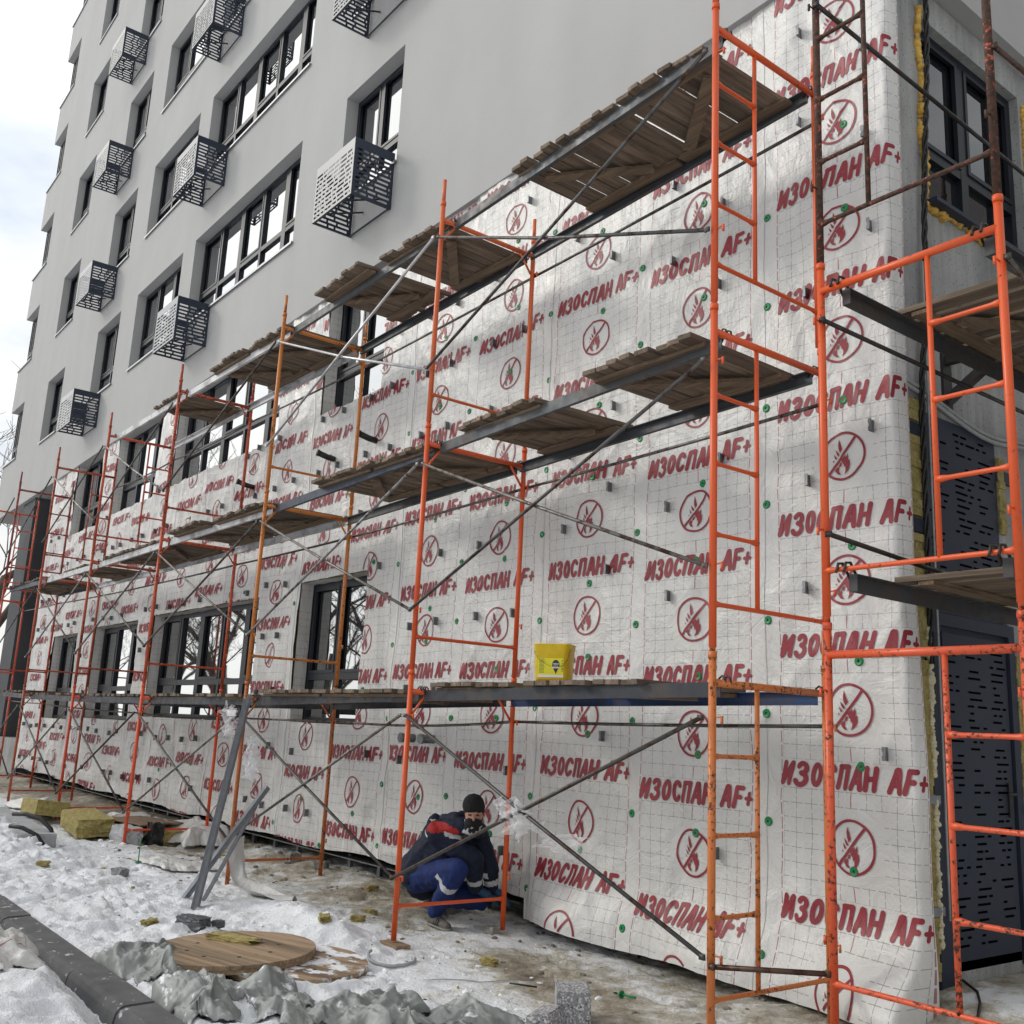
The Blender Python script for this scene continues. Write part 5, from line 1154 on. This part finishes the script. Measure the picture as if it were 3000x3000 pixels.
crumple('membrane_scrap', -3.0, -2.75, .5, .28, .12, MEMB, 36, 'membrane scrap half buried in the roadside snow at the lower left', 'membrane scrap', MS, uvs=1., fold=2, thick=.001)
# cardboard pile
cp = empty('cardboard_pile', at(-9.95, .42, 0), R(10)); tag(cp, 'flattened brown cardboard stack beside the fourth frame foot', 'cardboard')
for i in range(5):
    U, V = np.meshgrid(np.linspace(-1, 1, 24), np.linspace(-1, 1, 10)); mt_ = grid_mesh('sheet', U*(.62-.03*i), V*.3, .03+.045*i+.04*np.sin(U*2+i)*(i % 2)+.02*vn(U*3, V*3, i), CARD, cp, True); so_ = mt_.modifiers.new('t', 'SOLIDIFY'); so_.thickness = .02; mt_.location = (.06*math.sin(i*2), .03*math.cos(i*3), 0); mt_.rotation_euler.z = .12*math.sin(i*1.7)
tag(chunk('concrete_lump', (.5, .2, .2), at(-9.3, .10, .08), m_noise('lump_concrete', (.36, .37, .38), (.5, .51, .52), .9, 9), 21, 4, .15), 'pale broken concrete lump between cardboard and black rag', 'concrete lump')
tag(chunk('black_rag', (.2, .16, .28), at(-9.1, .38, .12), BLACK, 23, 0, .3), 'black rag or glove beside the pale concrete lump', 'rag')
tag(chunk('dark_stone', (.26, .11, .08), at(-3.95, -1.08, .03), m_noise('stone', (.05, .055, .065), (.09, .095, .105), .5, 8), 5, 20, .2), 'flat dark slate-like stone in the snow beyond the wooden discs', 'stone')
tag(chunk('dark_stone', (.07, .07, .05), at(-3.85, -.93, .03), m_noise('stone2', (.06, .06, .065), (.1, .1, .105), .6, 8), 6, 20, .25), 'small round dark stone next to the flat one', 'stone')
tag(chunk('grey_stone', (.13, .10, .09), at(-6.6, -.8, .03), m_noise('stone3', (.18, .18, .19), (.3, .3, .31), .8, 8), 8, 20, .25), 'grey stone standing alone in the trampled snow', 'stone')
# green dowel upright in the snow
dw = empty('plastic_dowel', at(-7.65, -.28, 0)); tag(dw, 'thin green plastic dowel standing upright in the snow', 'dowel'); mb = MB(); mb.tube([(0, 0, 0), (0, 0, .27)], .006, 8); mb.build('shaft', GREEN, dw, True); mb = MB(); mb.tube([(0, 0, .005), (0, 0, .012)], .032, 16); mb.build('plate', GREEN, dw)
for i, (x_, y_, lb) in enumerate(((-1.05, .55, 'green plastic dowel lying on the dirty ice in front of the membrane'), (-12.6, .35, 'green plastic dowel plate on the sand at the far left'), (.55, 1.05, 'green dowel scrap lying below the slotted door'))):
    mb = MB(); mb.tube([(-.05, 0, 0), (.06, .01, .004)], .007, 8); mb.tube([(-.055, 0, 0), (-.05, 0, 0)], .024, 12); tag(mb.build('plastic_dowel', GREEN, None, True, loc=at(x_, y_, .02)), lb, 'dowel')
# speckled blocks
def block(loc, sz, rz, lab, rx=0):
    bm = bmesh.new(); bmesh.ops.create_cube(bm, size=1, matrix=Matrix.Diagonal((*sz, 1))); bmesh.ops.bevel(bm, geom=bm.edges, offset=.008, segments=2, affect='EDGES'); me = bpy.data.meshes.new('paving_block'); bm.to_mesh(me); bm.free(); me.materials.append(GRAN)
    o = link('paving_block', me, None, loc); o.rotation_euler = (R(rx), 0, R(rz)); tag(o, lab, 'paving block', 'speckled paving blocks')
block((-.88, -.05, .20), (.29, .19, .27), -38, 'larger upright grey speckled paving block at the bottom edge')
block((-.80, -.30, .20), (.26, .14, .12), -60, 'lower speckled paving block leaning in front of the upright one', 12)
# wooden pad and hose ring under the second frame foot
mb = MB(); mb.box((-.12, -.06, 0), (.12, .06, .03)); tag(mb.build('wood_pad', PLY, None, loc=at(FX[1]+.02, FY[1], -.01)), 'small wooden pad under the second frame outer foot', 'wood pad')
mb = MB(); P = [(-2.55+.16*math.cos(a), -.22+.16*math.sin(a), g1(-2.55+.16*math.cos(a), -.22+.16*math.sin(a))+.012) for a in np.linspace(-2.6, 1.5, 20)]; mb.tube(P, .011, 8); tag(mb.build('hose_ring', CABLE, None, True), 'loop of pale grey hose on the snow near the wooden pad', 'hose')
# bucket-side plastic film on brace crossing and by the profiles
def film(name, cx_, cy_, cz_, sx, sz, seed, label):
    U, V = np.meshgrid(np.linspace(-1, 1, 46), np.linspace(-1, 1, 46)); X = cx_+sx*U*(.6+.8*vn(V*2.2+seed, U*.5, seed)); Z = cz_+sz*V*(.5+.9*vn(U*2.2, V*.6+seed, seed+1))-.3*abs(sz)*U; Y = cy_+.07*(fbm(U*3+seed, V*3, 3, seed+2)-.5)*2+.03*np.sin(U*9+V*4)
    o = grid_mesh(name, X, Y, Z, FILM, None, True); tag(o, label, 'plastic film', 'clear film caught on the scaffold'); return o
film('plastic_film', -1.52, -.03, 1.20, .16, .10, 3, 'crumpled clear film tied round the crossing of the nearest braces'); film('plastic_film', -1.18, .06, 1.08, .20, .08, 5, 'tail of clear film trailing right of the brace crossing')
film('plastic_film', -6.25, -.02, 1.72, .14, .14, 7, 'white crumpled film on the left of the leaning profiles'); film('plastic_film', -5.75, .04, 1.35, .10, .20, 9, 'thin clear film hanging right of the leaning profiles')
# loose debris
rnd = random.Random(77)
def lumps(name, n_, region, size, mt, kind_, seed):
    rr = random.Random(seed); bm = bmesh.new()
    for i in range(n_):
        x_ = rr.uniform(*region[0]); y_ = rr.uniform(*region[1]); s_ = rr.uniform(*size)*(1 if x_ > -6 else 1.6)
        bmesh.ops.create_icosphere(bm, subdivisions=1, radius=1, matrix=Matrix.Translation((x_, y_, g1(x_, y_)+s_*.15)) @ Matrix.Rotation(rr.uniform(0, 6), 4, 'Z') @ Matrix.Diagonal((s_, s_*rr.uniform(.4, .9), s_*rr.uniform(.25, .6), 1)))
    for v in bm.verts: v.co += Vector(mnoise.noise_vector(v.co*40))*size[0]*.5
    me = bpy.data.meshes.new(name); bm.to_mesh(me); bm.free(); me.materials.append(mt); o = link(name, me); tag(o, kind='stuff'); return o
lumps('wool_crumbs', 60, ((-9, 0), (-1.7, 1.1)), (.008, .026), WOOL, 'stuff', 1)
lumps('stone_crumbs', 150, ((-12, .8), (.2, 1.5)), (.008, .03), m_noise('crumbs', (.12, .10, .08), (.26, .23, .19), .9, 20), 'stuff', 2)
lumps('snow_clods', 420, ((-11, -.5), (-2.0, .4)), (.008, .032), mat('clod_snow', (.80, .82, .85), .8), 'stuff', 3)
lumps('dark_litter', 60, ((-10, 1.), (-1.6, 1.1)), (.006, .018), m_noise('litter', (.03, .03, .035), (.07, .065, .06), .8, 20), 'stuff', 4)
WG = 'yellow wool tufts scattered on the trampled ground'
for i, (x_, y_, lb) in enumerate(((-4.15, .55, 'yellow wool tuft on the ground left of the worker, nearer the wall'), (-3.9, .28, 'yellow wool tuft on the ground left of the second frame'), (-5.0, 1.05, 'yellow wool tuft heap at the foot of the membrane'), (-4.4, -1.25, 'flat yellow wool tuft in the snow beyond the discs'), (-3.3, -.35, 'yellow wool tuft between disc and second frame foot'), (-2.2, .35, 'small yellow wool tuft right of the second frame foot'), (-7.4, -1.3, 'yellow-brown wool tuft at the left in trampled snow'), (-3.1, -1.62, 'brown wool sliver beside the grey sheet and disc'))):
    tag(chunk('wool_tuft', (.10, .07, .04), at(x_, y_, .02), WOOL, 50+i, i*40, .5, 2), lb, 'wool tuft', WG)
# rubble heap stones along wall foot
for i, (x_, y_, s_, lb) in enumerate(((-6.9, 1.15, .16, 'grey rubble stone at the wall foot beyond the third frame'), (-6.4, 1.25, .12, 'pale rubble stone at the wall foot by the third frame'), (-3.9, 1.22, .14, 'dark clod of earth behind the worker'), (-3.0, .98, .10, 'pale clod under the worker hand'))):
    tag(chunk('rubble', (s_, s_*.8, s_*.7), at(x_, y_, s_*.2), m_noise('rubble%d' % i, (.14, .13, .12), (.34, .33, .31), .9, 9), 90+i, 33*i, .3, 2), lb, 'rubble')
mb = MB(); P = [(-1.95+.05*i, -.35+.11*i+.03*math.sin(i), 0) for i in range(7)]; mb.tube([(a, b_, g1(a, b_)+.01) for a, b_, c_ in P], .004, 6); tag(mb.build('wire', TUBEW, None, True), 'thin pale wire lying on the snow left of the paving block', 'wire')
mb = MB(); mb.tube([at(-1.65, .1, .012), at(-1.52, .22, .02)], .006, 6); tag(mb.build('stick', BLACK, None, True), 'short black stick on the dirty snow in the foreground', 'stick')

# ================================================================== BARE TREES (left edge, and opposite the facade where the panes mirror them)
def tree_mesh(name, seed, Ht=11., depth=6):
    rnd = random.Random(seed); tr_, cr_ = MB(), MB()
    def branch(p, d, L_, r_, lev):
        n_ = 4 if lev < 3 else 3; P = [p]; q = p.copy(); dd = d.copy()
        for i in range(n_):
            dd = (dd+Vector((rnd.uniform(-1, 1), rnd.uniform(-1, 1), rnd.uniform(-.4, .8)))*.16).normalized(); q = q+dd*L_/n_; P.append(q.copy())
        r1 = r_*.62; (tr_ if lev == 0 else cr_).tube(P, r_, 7 if lev < 2 else (4 if lev < 4 else 3), False, [r_+(r1-r_)*i/n_ for i in range(n_+1)])
        if lev >= depth: return
        kids = 3 if lev < 4 else 2
        for j in range(kids+(1 if lev in (1, 2) else 0)):
            t = rnd.uniform(.35, 1) if lev else rnd.uniform(.45, 1); b_ = P[min(n_, max(1, int(round(t*n_))))]
            a = Vector((rnd.uniform(-1, 1), rnd.uniform(-1, 1), rnd.uniform(-.1, .7))).normalized(); nd = (dd*.75+a*.85).normalized()
            branch(b_, nd, L_*rnd.uniform(.58, .8), max(r1*rnd.uniform(.55, .8), .008), lev+1)
    branch(Vector((0, 0, -.2)), Vector((0, 0, 1)), Ht*.36, Ht*.017, 0)
    return tr_, cr_
TP = []
for s_ in (3, 8):
    a, c_ = tree_mesh('bare_tree', s_, 13); root = empty('bare_tree', (0, 0, 0)); a.build('trunk', BARK, root, True); c_.build('crown', BARK, root, True); TP.append(root)
spots = [(-46, 4.5, 0, 1.75, 'bare tree at the left edge of the picture beyond the building end', 0), (-52, 7.5, 2, 1.7, 'second bare tree behind the far end of the building', 1), (-41, -1.0, 1, .8, 'smaller bare tree low at the left edge of the picture', 1),
         ]
rt_ = random.Random(5); od = ['first', 'second', 'third', 'fourth', 'fifth', 'sixth', 'seventh', 'eighth', 'ninth', 'tenth', 'eleventh', 'twelfth', 'thirteenth']
for i, (x_, y_) in enumerate(((-22, -8.5), (-27, -11), (-31, -9), (-35, -13), (-39, -10), (-44, -14), (-48, -10.5), (-54, -16), (-60, -12), (-26, -17), (-33, -19), (-42, -22), (-17, -15))):
    spots.append((x_, y_, rt_.uniform(0, 6), rt_.uniform(.85, 1.25), '%s bare roadside tree opposite the facade, seen mirrored in the panes' % od[i], i % 2))
used = set()
for x_, y_, rz_, s_, lb, k in spots:
    o = TP[k] if k not in used else copy_tree(TP[k]); used.add(k); o.location = (x_, y_, 0); o.rotation_euler.z = rz_; o.scale = (s_, s_, s_); tag(o, lb, 'tree', 'bare trees')

# made-up block out of view, added to darken side-wall reflections and block sky there
nb = empty('added_shade_block', (22, 26, 0)); tag(nb, 'unseen block added round the corner to darken reflections and shade the side wall', 'building')
mb = MB(); mb.box((-2, -14, -.5), (10, 44, 30)); mb.build('wall', m_noise('added_block_dark', (.12, .11, .11), (.18, .165, .16), .9, 3), nb)
for i in range(14):
    for j in range(7):
        mb = MB(); mb.box((-2.03, -12.5+3.8*i, 1.5+2.9*j), (-2.0, -10.9+3.8*i, 3.0+2.9*j)); mb.build('window', ROOM, nb)
